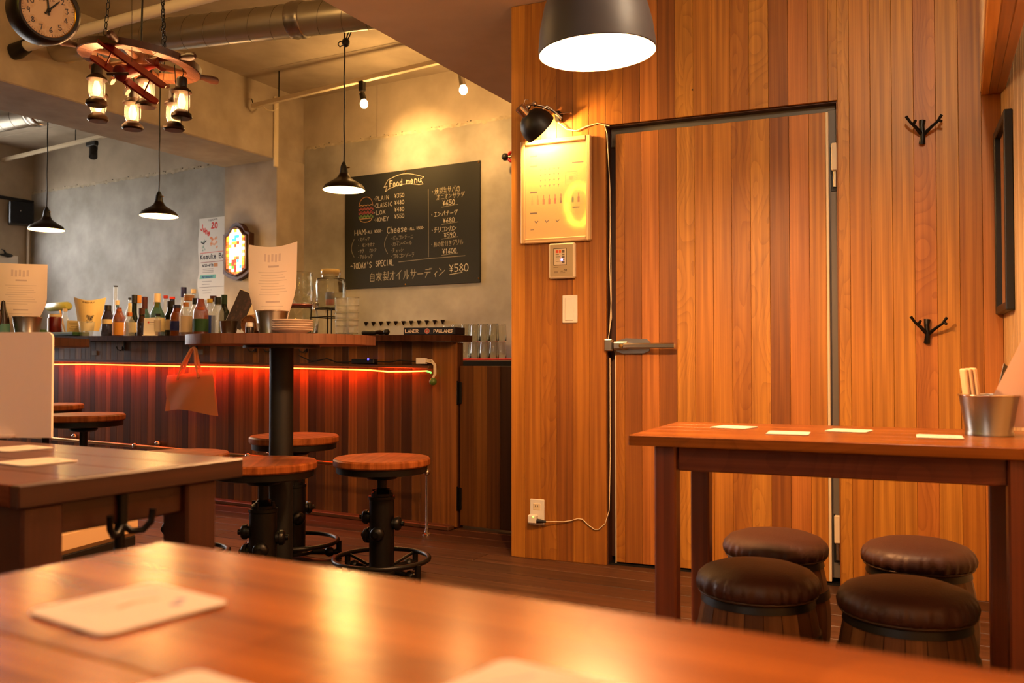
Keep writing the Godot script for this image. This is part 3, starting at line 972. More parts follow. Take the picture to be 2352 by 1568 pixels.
	var fr := func(u: float, w: float) -> Vector3:
		var half := lerpf(0.165, 0.205, w)
		var x := lerpf(-half - 0.03 + 0.03 * w, half, u)
		var y := lerpf(0.825 + 0.035 * u, 0.585 + 0.018 * sin(u * PI * 1.4), w)
		return P(x * 1.25 - 0.01, y, 0.025 + 0.03 * sin(PI * u) * (0.35 + w) - 0.012 * w * w + 0.006 * sin(u * 9.0 + w * 5.0))
	put("front_panel", G.new().sheet(14, 10, fr, 0.002), canvas, bag)
	var bk := func(u: float, w: float) -> Vector3:
		var q: Vector3 = fr.call(u, w)
		return P(q.x, q.y, 0.02 - (q.z - 0.02) * 0.5)
	put("back_panel", G.new().sheet(14, 6, bk, 0.002), canvas, bag)
	for z in [0.0, 0.03]:
		put("handle", G.new().tube([P(-0.115, 0.80, 0.022 + z), P(-0.075, 0.90, 0.02 + z * 0.8), P(-0.02, 1.0, 0.01 + z * 0.4), P(0.0, 1.012, 0.008 + z * 0.3), P(0.02, 1.0, 0.01 + z * 0.4), P(0.055, 0.91, 0.02 + z * 0.8), P(0.095, 0.815, 0.022 + z)], [0.009, 0.009, 0.008, 0.008, 0.008, 0.009, 0.009], 8), canvas, bag)
	# gate to the right of the bar
	var g := thing("bar_gate", "low boarded gate hinged to the right end of the bar", "gate", fb)
	put("panel", G.new().box(P(0.305, 0.455, -0.06), P(0.50, 0.87, 0.03)), M.dark_wood, g)
	for k in 5:
		put("board", G.new().box(P(0.098 + k * 0.088, 0.458, -0.037), P(0.0868, 0.876, 0.014), 0.0012, 1, uo()), M.bar[[1, 3, 2, 4, 2, 1, 3, 2][k]], g)
	for y in [0.748, 0.168]:
		var hg := node("hinge", g)
		put("leaf", G.new().box(P(0.056, y, -0.022), P(0.03, 0.12, 0.008), 0.002), M.iron, hg)
		put("knuckle", G.new().rod(P(0.045, y - 0.066, -0.012), P(0.045, y + 0.066, -0.012), 0.009, 8), M.iron, hg)
	# foot rail
	var r := thing("foot_rail", "brass foot rail running along the bottom of the bar", "rail", fb)
	put("tube", G.new().rod(P(-4.6, 0.372, 0.2), P(0.0, 0.332, 0.2), 0.012, 12), M.brass, r)
	put("end_ball", G.new().ball(P(0.0, 0.332, 0.2), 0.021), M.chrome, r)
	put("post", G.new().rod(P(0.0, 0.0, 0.2), P(0.0, 0.332, 0.2), 0.007, 10), M.chrome, r)
	put("foot", G.new().pos(P(0.0, 0.0, 0.2)).lathe(V2([0.0, 0.0, 0.024, 0.0, 0.024, 0.006, 0.012, 0.012, 0.010, 0.035, 0.0, 0.035]), 14), M.chrome, r)
	for q in [-3.38, -2.43, -1.35]:
		var br := node("bracket", r)
		var y: float = 0.332 - q * 0.0087
		put("ball", G.new().ball(P(q, y, 0.2), 0.02), M.chrome, br)
		put("wall_ball", G.new().ball(P(q, y, 0.018), 0.024), M.chrome, br)
		put("stalk", G.new().rod(P(q, y, 0.02), P(q, y, 0.2), 0.007, 8), M.chrome, br)
	# back counter with its rubber mat
	var bc := thing("back_counter", "low dark counter with a red mat along the back wall", "counter", fk)
	put("cabinet", G.new().box(P(-3.8, 0.44, 0.28), P(3.1, 0.88, 0.50), 0.004), M.black, bc)
	put("worktop", G.new().box(P(-3.8, 0.905, 0.29), P(3.14, 0.05, 0.54), 0.006), mat(Color(0.12, 0.11, 0.10), 0.35, 0.4), bc)
	put("mat", G.new().box(P(-3.1, 0.937, 0.30), P(1.6, 0.014, 0.48), 0.003), mat(Color(0.75, 0.10, 0.05), 0.6), bc)

# height h, radius r, neck radius nr, share of the height where the shoulder begins
func bottle(h: float, r: float, nr: float, sh: float, square := false) -> Array:
	return V2([0.0, 0.0, r * 0.94, 0.0, r, 0.006, r, h * sh * 0.5, r, h * sh, r * 0.93, h * sh + r * 0.45, r * 0.66, h * sh + r * 0.95, nr * 1.1, h * sh + r * 1.5, nr, h * sh + r * 2.0, nr, h * 0.9, nr, h, 0.0, h])

func bar_things() -> void:
	var clear := pane(Color(0.86, 0.9, 0.88), 0.16)
	var green := pane(Color(0.03, 0.28, 0.05), 0.62)
	var dgreen := pane(Color(0.03, 0.08, 0.03), 0.88)
	var brown := pane(Color(0.16, 0.07, 0.02), 0.8)
	var amber := pane(Color(0.55, 0.26, 0.05), 0.55)
	var solid := solid_glass()
	var stackg := pane(Color(0.92, 0.94, 0.9), 0.2)
	var navy := pane(Color(0.03, 0.05, 0.16), 0.85)
	var lab := func(c: Color) -> Material: return mat(c, 0.7)
	var cream: Color = Color(0.86, 0.78, 0.6)
	var K := Color(0.05, 0.05, 0.05)
	# [s, d, height, radius, neck, shoulder, glass, cap colour, cap share, label colour or null, label from, to, description]
	var rows := [
		[-3.425, -0.34, 0.405, 0.046, 0.014, 0.30, clear, K, 0.02, null, 0, 0, "tall clear bottle with a long slender neck, tallest on the bar"],
		[-3.228, -0.14, 0.235, 0.047, 0.022, 0.55, brown, K, 0.17, cream, 0.40, 0.62, "squat brown bottle with a black cap and arched cream label"],
		[-3.081, -0.13, 0.20, 0.046, 0.018, 0.62, amber, Color(0.6, 0.3, 0.12), 0.10, Color(0.82, 0.55, 0.2), 0.05, 0.52, "stubby bottle with a wide golden yellow label"],
		[-3.345, -0.30, 0.285, 0.036, 0.014, 0.5, green, Color(0.85, 0.78, 0.66), 0.13, null, 0, 0, "green bottle with a cream cap behind the golden label bottle"],
		[-3.235, -0.34, 0.305, 0.040, 0.018, 0.6, clear, K, 0.05, cream, 0.62, 0.86, "clear bottle with a cork coloured neck label and black top"],
		[-3.000, -0.20, 0.312, 0.037, 0.018, 0.34, dgreen, K, 0.20, cream, 0.10, 0.34, "dark bottle with an oval cream label and tall black neck"],
		[-3.163, -0.36, 0.322, 0.040, 0.016, 0.5, clear, Color(0.75, 0.5, 0.2), 0.18, null, 0, 0, "clear bottle with a long gold capsule"],
		[-2.995, -0.285, 0.302, 0.040, 0.018, 0.5, green, Color(0.25, 0.05, 0.06), 0.30, null, 0, 0, "green wine bottle with a dark red capsule"],
		[-2.804, -0.12, 0.205, 0.034, 0.019, 0.5, brown, Color(0.28, 0.12, 0.05), 0.22, Color(0.6, 0.16, 0.06), 0.5, 0.72, "small dark bottle with a red neck band and red foot label"],
		[-2.930, -0.11, 0.175, 0.038, 0.016, 0.52, clear, Color(0.75, 0.42, 0.15), 0.16, null, 0, 0, "round clear bottle with an orange stopper in the front row"],
		[-2.895, -0.31, 0.262, 0.040, 0.018, 0.62, clear, Color(0.7, 0.52, 0.25), 0.16, null, 0, 0, "plain clear bottle closed by a tall cork"],
		[-2.764, -0.22, 0.316, 0.052, 0.021, 0.48, green, Color(0.9, 0.8, 0.66), 0.20, cream, 0.12, 0.44, "broad bright green bottle with a cream capsule"],
		[-2.826, -0.34, 0.312, 0.034, 0.014, 0.5, clear, Color(0.6, 0.12, 0.08), 0.07, null, 0, 0, "slim clear bottle with a small red cap"],
		[-2.600, -0.10, 0.16, 0.022, 0.015, 0.72, clear, K, 0.10, Color(0.9, 0.85, 0.75), 0.2, 0.95, "narrow jar wrapped in a white label beside the code card"],
		[-2.537, -0.16, 0.252, 0.040, 0.021, 0.55, dgreen, K, 0.18, Color(0.8, 0.72, 0.55), 0.18, 0.48, "black bottle with a round shoulder and black cap"],
		[-2.725, -0.32, 0.298, 0.044, 0.018, 0.5, navy, Color(0.8, 0.2, 0.12), 0.06, null, 0, 0, "dark blue bottle with a red and white cap"],
		[-2.444, -0.14, 0.222, 0.047, 0.023, 0.58, amber, Color(0.07, 0.09, 0.22), 0.22, Color(0.07, 0.12, 0.38), 0.18, 0.48, "amber bottle with a dark blue label and dark blue cap"],
		[-2.649, -0.36, 0.37, 0.036, 0.018, 0.55, clear, Color(0.06, 0.08, 0.3), 0.20, null, 0, 0, "tall bottle with a long dark blue capsule"],
		[-2.326, -0.12, 0.235, 0.041, 0.018, 0.66, clear, Color(0.66, 0.42, 0.2), 0.12, Color(0.88, 0.80, 0.68), 0.12, 0.60, "clear bottle with a large white label edged in blue"],
		[-2.478, -0.27, 0.30, 0.044, 0.034, 0.74, clear, Color(0.62, 0.4, 0.2), 0.13, null, 0, 0, "wide necked clear bottle with a broad cork stopper"],
		[-2.540, -0.36, 0.352, 0.034, 0.016, 0.52, clear, Color(0.85, 0.78, 0.68), 0.09, null, 0, 0, "clear bottle with a tall neck and white cap"],
		[-2.346, -0.22, 0.272, 0.046, 0.020, 0.56, clear, K, 0.16, null, 0, 0, "round shouldered clear bottle with a black cap"],
		[-2.172, -0.12, 0.198, 0.052, 0.022, 0.78, amber, Color(0.78, 0.42, 0.30), 0.07, Color(0.08, 0.25, 0.10), 0.16, 0.60, "amber bottle with a round green label"],
		[-2.205, -0.225, 0.265, 0.037, 0.017, 0.62, clear, Color(0.75, 0.62, 0.2), 0.10, Color(0.10, 0.22, 0.55), 0.08, 0.56, "clear bottle with a tall blue label and gold cap"],
		[-2.304, -0.34, 0.296, 0.036, 0.021, 0.55, clear, Color(0.25, 0.06, 0.06), 0.14, null, 0, 0, "clear bottle with a blue neck and dark red cap"],
		[-2.118, -0.22, 0.275, 0.042, 0.019, 0.60, clear, K, 0.20, null, 0, 0, "clear ribbed bottle with a long black top beside the steel cup"],
		[-2.190, -0.34, 0.300, 0.038, 0.019, 0.55, dgreen, Color(0.04, 0.16, 0.06), 0.22, null, 0, 0, "bottle with a dark green capsule behind the dark menu"],
		[-3.862, -0.20, 0.225, 0.034, 0.015, 0.55, clear, Color(0.8, 0.7, 0.55), 0.10, null, 0, 0, "slim clear bottle with a pale cap near the ketchup"],
	]
	for r in rows:
		var h: float = r[2]
		var o := thing("bottle", r[12], "bottle", fb * X(P(r[0], overhang(r[0]) + 0.0012, r[1])), "bottles along the bar")
		var pr := bottle(h, r[3], r[4], r[5])
		put("glass", G.new().lathe(pr, 18), r[6], o)
		var c0: float = h * (1.0 - r[8])
		put("cap", G.new().lathe(V2([r[4] + 0.001, c0, r[4] + 0.0025, c0 + 0.001, r[4] + 0.0025, h + 0.001, 0.0, h + 0.002]), 14), lab.call(r[7]), o)
		if r[9] != null:
			var q: float = r[3] + 0.0006 if r[11] < r[5] + 0.05 else r[3] + 0.0006
			var top: float = minf(r[11], r[5]) * h if r[10] < r[5] else r[11] * h
			if r[10] >= r[5]: q = r[4] + 0.0015
			put("label", G.new().lathe(V2([q, r[10] * h, q + 0.0004, r[10] * h, q + 0.0004, top, q, top]), 18), lab.call(r[9]), o)
		if r[6] == clear and r[9] != null or r[12].begins_with("wide") or r[12].begins_with("round sh"):
			put("liquid", G.new().lathe(V2([0.0, 0.005, r[3] * 0.9, 0.005, r[3] * 0.92, h * r[5] * 0.62, 0.0, h * r[5] * 0.62]), 14), amber, o)
	# code card holder without its code, ketchup, green mat, cups and menus
	var qc := thing("card_stand", "white acrylic card stand with a small red mark among the bottles", "card", fb * X(P(-2.624, overhang(-2.62), -0.06), 38, -6))
	var qi := paper(96, 128, Color(0.93, 0.90, 0.85))
	dab(qi, Vector2(30, 28), 7, Color(0.8, 0.15, 0.12), 0.9)
	rect(qi, 42, 26, 32, 5, Color(0.6, 0.5, 0.5))
	rect(qi, 26, 46, 44, 2, Color(0.7, 0.66, 0.62))
	put("card", G.new().quad(P(-0.048, 0.004, 0.0022), P(0.048, 0.004, 0.0022), P(0.048, 0.128, 0.0022), P(-0.048, 0.128, 0.0022), P(0, 0, 1)), printed(qi, 0.5), qc)
	put("holder", G.new().box(P(0, 0.066, 0), P(0.10, 0.132, 0.004), 0.001), M.white, qc)
	put("foot", G.new().box(P(0, 0.002, 0.012), P(0.10, 0.004, 0.04), 0.001), M.white, qc)
	var gm := thing("bar_mat", "green rubber bar mat under the ketchup bottle", "mat", fb * X(P(-3.74, overhang(-3.74) + 0.004, -0.09)))
	put("mat", G.new().box(P(0, 0.014, 0), P(0.52, 0.028, 0.14), 0.004), mat(Color(0.07, 0.24, 0.04), 0.6), gm)
	put("stripe", G.new().box(P(0, 0.017, 0.0705), P(0.5, 0.004, 0.001)), mat(Color(0.45, 0.42, 0.1), 0.6), gm)
	var ke := thing("ketchup_bottle", "clear squeeze bottle of ketchup with a white label on the green mat", "bottle", fb * X(P(-3.836, overhang(-3.836) + 0.032, -0.10)))
	put("body", G.new().lathe(V2([0.0, 0.0, 0.048, 0.0, 0.052, 0.01, 0.046, 0.06, 0.052, 0.11, 0.046, 0.125, 0.0, 0.13]), 18), mat(Color(0.36, 0.04, 0.02), 0.25), ke)
	put("cap", G.new().lathe(V2([0.046, 0.124, 0.047, 0.124, 0.045, 0.145, 0.0, 0.146]), 18), mat(Color(0.8, 0.7, 0.55), 0.5), ke)
	var kf := func(u: float, w: float) -> Vector3:
		var a := lerpf(PI * 1.05, PI * 0.45, u)
		return P(cos(a) * 0.0535, lerpf(0.115, 0.008, w), sin(a) * 0.0535)
	put("label", G.new().sheet(8, 2, kf, 0.0008), mat(Color(0.86, 0.82, 0.72), 0.6), ke)
	var tb := thing("tumbler", "small greenish glass tumbler left of the ketchup", "glass", fb * X(P(-4.104, overhang(-4.104), -0.19)))
	put("glass", G.new().lathe(V2([0.0, 0.0, 0.05, 0.0, 0.052, 0.06, 0.05, 0.06, 0.047, 0.004, 0.0, 0.004]), 18), pane(Color(0.3, 0.42, 0.2), 0.4), tb)
	var desk := thing("desk_lamp", "banker style lamp with a yellowish green shade and brass arm behind the bar", "lamp", fb * X(P(-4.62, 1.16, -0.62)))
	put("shade", G.new().at(X(P(0, 0.245, 0), 0, 0, 90)).lathe(V2([0.0, -0.15, 0.03, -0.148, 0.045, -0.13, 0.046, 0.0, 0.045, 0.13, 0.03, 0.148, 0.0, 0.15]), 20, 0.85), mat(Color(0.62, 0.60, 0.30), 0.3), desk)
	put("arm", G.new().tube([P(0.07, 0.21, 0.03), P(0.085, 0.16, 0.03), P(0.10, 0.08, 0.02), P(0.105, 0.0, 0.0), P(0.10, -1.15, 0.0)], 0.009, 8), M.brass, desk)
	put("base", G.new().pos(P(0.1, -1.158, 0)).lathe(V2([0.0, 0.0, 0.07, 0.0, 0.07, 0.01, 0.02, 0.03, 0.0, 0.03]), 20), M.brass, desk)
	var notes := thing("menu_card", "small printed card leaning beside the glass cup on the bar", "card", fb * X(P(-3.735, overhang(-3.735) + 0.002, -0.20), 40, -8))
	put("card", G.new().box(P(0, 0.065, 0), P(0.12, 0.13, 0.003), 0.0008), mat(Color(0.66, 0.58, 0.40), 0.7), notes)
	for k in 7:
		put("text_line", G.new().box(P(0.0, 0.11 - k * 0.014, 0.0018), P(0.09 - (k * 17 % 5) * 0.006, 0.003, 0.0004)), mat(Color(0.4, 0.34, 0.24), 0.8), notes)
	var cup := thing("glass_cup", "clear tumbler holding a rolled menu on the bar", "glass", fb * X(P(-3.458, overhang(-3.458), -0.12)))
	put("glass", G.new().lathe(V2([0.0, 0.0, 0.045, 0.0, 0.06, 0.115, 0.058, 0.115, 0.043, 0.006, 0.0, 0.006]), 20), clear, cup)
	var tap := thing("beer_tap", "chrome ball of a beer tap behind the glass cup", "tap", fb * X(P(-3.62, overhang(-3.62), -0.22)))
	put("ball", G.new().ball(P(0, 0.145, 0), 0.022), M.chrome, tap)
	put("spout", G.new().tube([P(0, 0.145, 0), P(0.03, 0.14, 0.01), P(0.045, 0.12, 0.012), P(0.045, 0.095, 0.012)], 0.012, 8), M.chrome, tap)
	put("column", G.new().rod(P(-0.01, 0, -0.02), P(0, 0.14, 0), 0.014, 10), M.chrome, tap)
	var dog := paper(160, 240, Color(0.92, 0.80, 0.55))
	write(dog, "MENU", 50, 14, 60, 9, 1.2, Color(0.35, 0.25, 0.15))
	for k in 60:
		dab(dog, Vector2(88 + rng.randf_range(-20, 22), 150 + rng.randf_range(-28, 26)), rng.randf_range(2, 6), Color(0.25, 0.2, 0.18), 0.5)
	dab(dog, Vector2(74, 122), 6, Color(0.3, 0.25, 0.22), 0.8)
	dab(dog, Vector2(102, 138), 7, Color(0.3, 0.25, 0.22), 0.8)
	var mf := func(u: float, w: float) -> Vector3:
		return P(lerpf(-0.115, 0.115, u) * lerpf(1.0, 0.62, w), lerpf(0.305, 0.04, w) - 0.03 * sin(PI * u) * (1.0 - w), -0.02 - 0.05 * pow(absf(u - 0.5) * 2.0, 2) + 0.03)
	var m1 := thing("menu", "curled cream menu with a dark dog picture standing in the glass cup", "menu", fb * X(P(-3.455, overhang(-3.455) + 0.006, -0.13), 46, -4))
	put("sheet", G.new().sheet(12, 6, mf, 0.0008), printed(dog), m1)
	var cr := thing("steel_cup", "steel cup with a dark picture menu at the right end of the bottles", "cup", fb * X(P(-1.87, overhang(-1.87), -0.10)))
	put("cup", G.new().lathe(V2([0.0, 0.0, 0.048, 0.0, 0.062, 0.10, 0.064, 0.102, 0.060, 0.10, 0.046, 0.004, 0.0, 0.004]), 24), M.zinc, cr)
	var pic := paper(160, 240, Color(0.16, 0.09, 0.09))
	for k in 90:
		dab(pic, Vector2(rng.randf_range(20, 140), rng.randf_range(30, 210)), rng.randf_range(4, 14), Color.from_hsv(rng.randf_range(0.0, 0.06), 0.5, rng.randf_range(0.1, 0.42)), 0.4)
	var m2 := thing("menu", "dark pictured menu card leaning in the steel cup", "menu", fb * X(P(-1.845, overhang(-1.845) + 0.06, -0.11), 30, -6, -22))
	put("card", G.new().box(P(0, 0.13, 0), P(0.12, 0.26, 0.003), 0.0008), M.ivory, m2)
	put("picture", G.new().quad(P(-0.058, 0.002, 0.0022), P(0.058, 0.002, 0.0022), P(0.058, 0.256, 0.0022), P(-0.058, 0.256, 0.0022), P(0, 0, 1)), printed(pic, 0.5), m2)
	var m3 := thing("menu", "plain cream menu card behind the dark pictured one", "menu", fb * X(P(-1.79, overhang(-1.79) + 0.05, -0.15), 30, -6, -20))
	put("card", G.new().box(P(0.02, 0.13, 0), P(0.13, 0.26, 0.003), 0.0008), M.ivory, m3)
	var br := thing("small_barrel", "small wooden keg lying on the bar with its round end outward", "barrel", fb * X(P(-1.738, overhang(-1.738), -0.20), 12))
	put("body", G.new().at(X(P(0, 0.078, 0.06), 0, 90)).lathe(V2([0.0, -0.16, 0.062, -0.16, 0.075, -0.08, 0.062, 0.0, 0.058, 0.0, 0.058, -0.008, 0.0, -0.008]), 24), M.wheel, br)
	put("hoop", G.new().at(X(P(0, 0.078, 0.06), 0, 90)).lathe(V2([0.064, -0.03, 0.0685, -0.03, 0.066, -0.012, 0.062, -0.012]), 24), M.brass, br)
	put("cradle", G.new().box(P(0, 0.012, 0.0), P(0.12, 0.024, 0.12), 0.004), M.dark_wood, br)
	put("spigot", G.new().ball(P(-0.055, 0.13, 0.02), 0.017), M.brass, br)
	# portrait card behind the keg
	var po := thing("portrait_card", "upright card with a pale dark-haired woman's portrait behind the menu", "card", fb * X(P(-1.83, overhang(-1.83), -0.38), 34, -4))
	var pi := paper(128, 240, Color(0.82, 0.76, 0.64))
	dab(pi, Vector2(66, 110), 46, Color(0.06, 0.05, 0.05), 1.0)
	dab(pi, Vector2(72, 120), 36, Color(0.9, 0.68, 0.56), 1.0)
	dab(pi, Vector2(72, 140), 30, Color(0.9, 0.66, 0.54), 1.0)
	line(pi, [Vector2(30, 96), Vector2(48, 74), Vector2(76, 68), Vector2(104, 86)], 13, Color(0.06, 0.05, 0.05))
	for e in [56, 88]:
		line(pi, [Vector2(e - 7, 116), Vector2(e + 7, 116)], 2.5, Color(0.12, 0.08, 0.08))
		line(pi, [Vector2(e - 8, 106), Vector2(e + 7, 104)], 1.5, Color(0.15, 0.1, 0.08))
	line(pi, [Vector2(73, 118), Vector2(70, 136), Vector2(77, 137)], 1.2, Color(0.75, 0.5, 0.4))
	line(pi, [Vector2(60, 151), Vector2(84, 151)], 3.5, Color(0.72, 0.10, 0.08))
	rect(pi, 40, 172, 62, 68, Color(0.88, 0.64, 0.52))
	rect(pi, 14, 196, 100, 44, Color(0.75, 0.3, 0.2))
	put("card", G.new().box(P(0, 0.19, 0), P(0.20, 0.38, 0.004), 0.001), M.ivory, po)
	put("print", G.new().quad(P(-0.098, 0.002, 0.0026), P(0.098, 0.002, 0.0026), P(0.098, 0.378, 0.0026), P(-0.098, 0.378, 0.0026), P(0, 0, 1)), printed(pi, 0.6), po)
	# jars and glasses right of the menu
	var y := overhang(-1.35) + 0.001
	var j := thing("glass_jar", "large squat glass jar with a red rim under the upturned jar", "jar", fb * X(P(-1.339, y, -0.22)))
	put("glass", G.new().lathe(V2([0.0, 0.0, 0.10, 0.0, 0.118, 0.02, 0.122, 0.10, 0.115, 0.165, 0.095, 0.19, 0.095, 0.202, 0.090, 0.202, 0.090, 0.188, 0.110, 0.165, 0.117, 0.10, 0.113, 0.022, 0.096, 0.008, 0.0, 0.008]), 28), solid, j)
	put("rim", G.new().tube(circle(0.112, 0.2, 28), 0.007, 6, true), mat(Color(0.42, 0.08, 0.03), 0.4), j)
	put("plate", G.new().lathe(V2([0.0, 0.203, 0.112, 0.203, 0.112, 0.208, 0.0, 0.208]), 24), M.glass, j)
	var j2 := thing("glass_jar", "glass beer jug with a faceted side standing on the squat jar", "jug", fb * X(P(-1.325, y + 0.211, -0.22)))
	put("glass", G.new().lathe(V2([0.0, 0.0, 0.066, 0.0, 0.076, 0.02, 0.078, 0.08, 0.074, 0.13, 0.07, 0.19, 0.074, 0.205, 0.068, 0.205, 0.064, 0.19, 0.068, 0.13, 0.072, 0.08, 0.070, 0.024, 0.06, 0.008, 0.0, 0.008]), 10), solid, j2)
	for k in 12:
		put("facet", G.new().ball(P(cos(k * 2.1) * 0.075, 0.03 + (k % 4) * 0.042, sin(k * 2.1) * 0.075), 0.013, 8), M.glass, j2)
	put("handle", G.new().tube([P(0.075, 0.17, 0.02), P(0.115, 0.165, 0.03), P(0.122, 0.11, 0.03), P(0.10, 0.06, 0.03), P(0.075, 0.05, 0.02)], 0.008, 8), M.glass, j2)
	put("strap", G.new().tube([P(-0.085, 0.02, 0.04), P(-0.09, 0.08, 0.04), P(-0.07, 0.15, 0.04), P(-0.06, 0.18, 0.035)], 0.006, 6), mat(Color(0.35, 0.1, 0.04), 0.5), j2)
	var ca := thing("drink_can", "red and blue printed can between the glass jars", "can", fb * X(P(-1.205, y + 0.2, -0.36)))
	put("body", G.new().lathe(V2([0.0, 0.0, 0.026, 0.0, 0.03, 0.006, 0.03, 0.045, 0.0, 0.045]), 18), mat(Color(0.72, 0.08, 0.05), 0.3), ca)
	put("band", G.new().lathe(V2([0.03, 0.045, 0.0305, 0.045, 0.0305, 0.085, 0.03, 0.085, 0.026, 0.095, 0.0, 0.095]), 18), mat(Color(0.08, 0.11, 0.3), 0.3), ca)
	put("stand", G.new().box(P(0, -0.1, 0), P(0.05, 0.2, 0.05), 0.004), M.glass, ca)
	var ds := thing("water_dispenser", "glass drink dispenser jar on a black wire stand", "dispenser", fb * X(P(-1.09, y - 0.001, -0.24)))
	put("glass", G.new().lathe(V2([0.0, 0.175, 0.085, 0.175, 0.096, 0.19, 0.098, 0.33, 0.088, 0.365, 0.06, 0.375, 0.06, 0.389, 0.055, 0.389, 0.055, 0.372, 0.083, 0.36, 0.093, 0.33, 0.091, 0.194, 0.082, 0.181, 0.0, 0.181]), 28), solid, ds)
	put("water", G.new().lathe(V2([0.0, 0.184, 0.08, 0.184, 0.089, 0.196, 0.0905, 0.275, 0.0, 0.275]), 24), pane(Color(0.8, 0.85, 0.8), 0.15), ds)
	put("lid", G.new().lathe(V2([0.0, 0.39, 0.062, 0.39, 0.064, 0.395, 0.064, 0.418, 0.058, 0.426, 0.0, 0.428]), 24), pane(Color(0.62, 0.52, 0.3), 0.5), ds)
	put("tap", G.new().tube([P(-0.02, 0.2, 0.095), P(-0.02, 0.2, 0.125), P(-0.02, 0.165, 0.128)], 0.011, 8), M.chrome, ds)
	for q in [[-0.09, -0.07], [-0.09, 0.09], [0.09, -0.07], [0.09, 0.09]]:
		put("stand_leg", G.new().rod(P(q[0], 0, q[1]), P(q[0] * 0.95, 0.176, q[1] * 0.95), 0.004, 6), M.iron, ds)
	for h in [0.118, 0.172]:
		put("stand_rail", G.new().tube([P(-0.09, h, -0.07), P(0.09, h, -0.07), P(0.09, h, 0.09), P(-0.09, h, 0.09)], 0.004, 6, true), M.iron, ds)
	put("bowl", G.new().pos(P(-0.035, 0.122, 0.05)).lathe(V2([0.0, 0.0, 0.025, 0.004, 0.038, 0.04, 0.036, 0.04]), 16), M.glass, ds)
	for q in 3:
		for k in 4:
			var o := thing("water_glass", ["water glass, %s of the front stack beside the dispenser", "water glass, %s of the stack next to the chalkboard corner", "water glass, %s of the rear stack behind the other two"][q] % ["lowest", "second", "third", "topmost"][k], "glass", fb * X(P([-0.930, -0.843, -0.955][q], y + 0.005 + k * 0.047 - [0.0, 0.0, 0.0][q], [-0.16, -0.17, -0.255][q])), "stacked water glasses on the bar")
			put("glass", G.new().lathe(V2([0.0, 0.004, 0.031, 0.004, 0.033, 0.012, 0.038, 0.084]), 16), stackg, o)
			put("rim", G.new().tube(circle(0.038, 0.084, 20), 0.0026, 6, true), solid, o)
			put("foot", G.new().tube(circle(0.030, 0.006, 20), 0.004, 6, true), solid, o)
	var op := thing("bottle_opener", "black handled corkscrew lying on the bar", "opener", fb * X(P(-0.585, overhang(-0.58) + 0.001, -0.08), 6))
	put("handle", G.new().at(X(P(-0.045, 0.017, 0), 0, 0, 90)).lathe(V2([0.0, -0.05, 0.012, -0.048, 0.015, -0.02, 0.016, 0.03, 0.013, 0.048, 0.0, 0.05]), 14), M.black, op)
	put("collar", G.new().at(X(P(0.035, 0.019, 0), 0, 0, 90)).lathe(V2([0.0, -0.03, 0.014, -0.03, 0.016, 0.0, 0.012, 0.03, 0.0, 0.03]), 14), M.bronze, op)
	put("head", G.new().ball(P(0.075, 0.02, 0), 0.02, 12), M.black, op)
	# blue bar runner with lettering
	var bm := thing("bar_runner", "dark blue bar runner lettered in white with a red round emblem", "bar mat", fb * X(P(-0.153, overhang(-0.153) + 0.003, -0.03), 0, 0, -0.7))
	put("body", G.new().box(P(0, 0.021, -0.04), P(0.36, 0.042, 0.10), 0.003), mat(Color(0.03, 0.035, 0.10), 0.6), bm)
	var bi := paper(680, 84, Color(0.035, 0.04, 0.11))
	var wc := Color(0.92, 0.86, 0.78)
	write(bi, "ULANER", -30, 24, 230, 36, 4.5, wc)
	write(bi, "PAULANER", 412, 24, 285, 36, 4.5, wc)
	dab(bi, Vector2(318, 42), 34, Color(0.85, 0.75, 0.68), 1)
	dab(bi, Vector2(318, 42), 30, Color(0.72, 0.12, 0.10), 1)
	dab(bi, Vector2(318, 42), 18, Color(0.88, 0.72, 0.62), 1)
	line(bi, [Vector2(310, 52), Vector2(312, 34), Vector2(320, 30), Vector2(326, 38), Vector2(324, 52)], 3, Color(0.3, 0.12, 0.1))
	put("print", G.new().quad(P(-0.168, 0.002, 0.0105), P(0.168, 0.002, 0.0105), P(0.168, 0.040, 0.0105), P(-0.168, 0.040, 0.0105), P(0, 0, 1)), printed(bi, 0.6), bm)
	# upturned glasses on the back counter
	for row in 2:
		for tier in 2:
			for k in 6:
				var o := thing("beer_glass", "upturned beer glass, %s tier of the %s row, %s from the plank wall" % [["lower", "upper"][tier], ["front", "rear"][row], ["sixth", "fifth", "fourth", "third", "second", "first"][k]], "glass", fk * X(P(-3.62 + k * 0.083 + row * 0.012, 0.945 + tier * 0.131, 0.40 - row * 0.09)), "upturned beer glasses on the back counter")
				put("glass", G.new().lathe(V2([0.0, 0.118, 0.0305, 0.117, 0.0355, 0.05, 0.0365, 0.002, 0.0375, 0.0, 0.0385, 0.002, 0.038, 0.05, 0.0335, 0.118, 0.031, 0.127, 0.0, 0.128]), 16), solid, o)
	for k in 11:
		var o := thing("tap_nozzle", "small dark tap in the row on the back wall, %s from the glass stacks" % ["first", "second", "third", "fourth", "fifth", "sixth", "seventh", "eighth", "ninth", "tenth", "eleventh"][k], "tap", fk * X(P(-4.70 + k * 0.0795, 1.252, 0.012)), "row of small taps on the back wall")
		put("cone", G.new().pos(P(0, 0, 0.03)).lathe(V2([0.0, -0.026, 0.004, -0.026, 0.018, 0.006, 0.018, 0.010, 0.0, 0.011]), 12), M.bronze, o)
		put("stem", G.new().rod(P(0, 0.004, 0.0), P(0, 0.004, 0.03), 0.005, 6), M.bronze, o)

func circle3(r: float, m: int) -> Array:
	var o := []
	for k in m:
		o.append(P(cos(TAU * k / m) * r, sin(TAU * k / m) * r, 0))
	return o

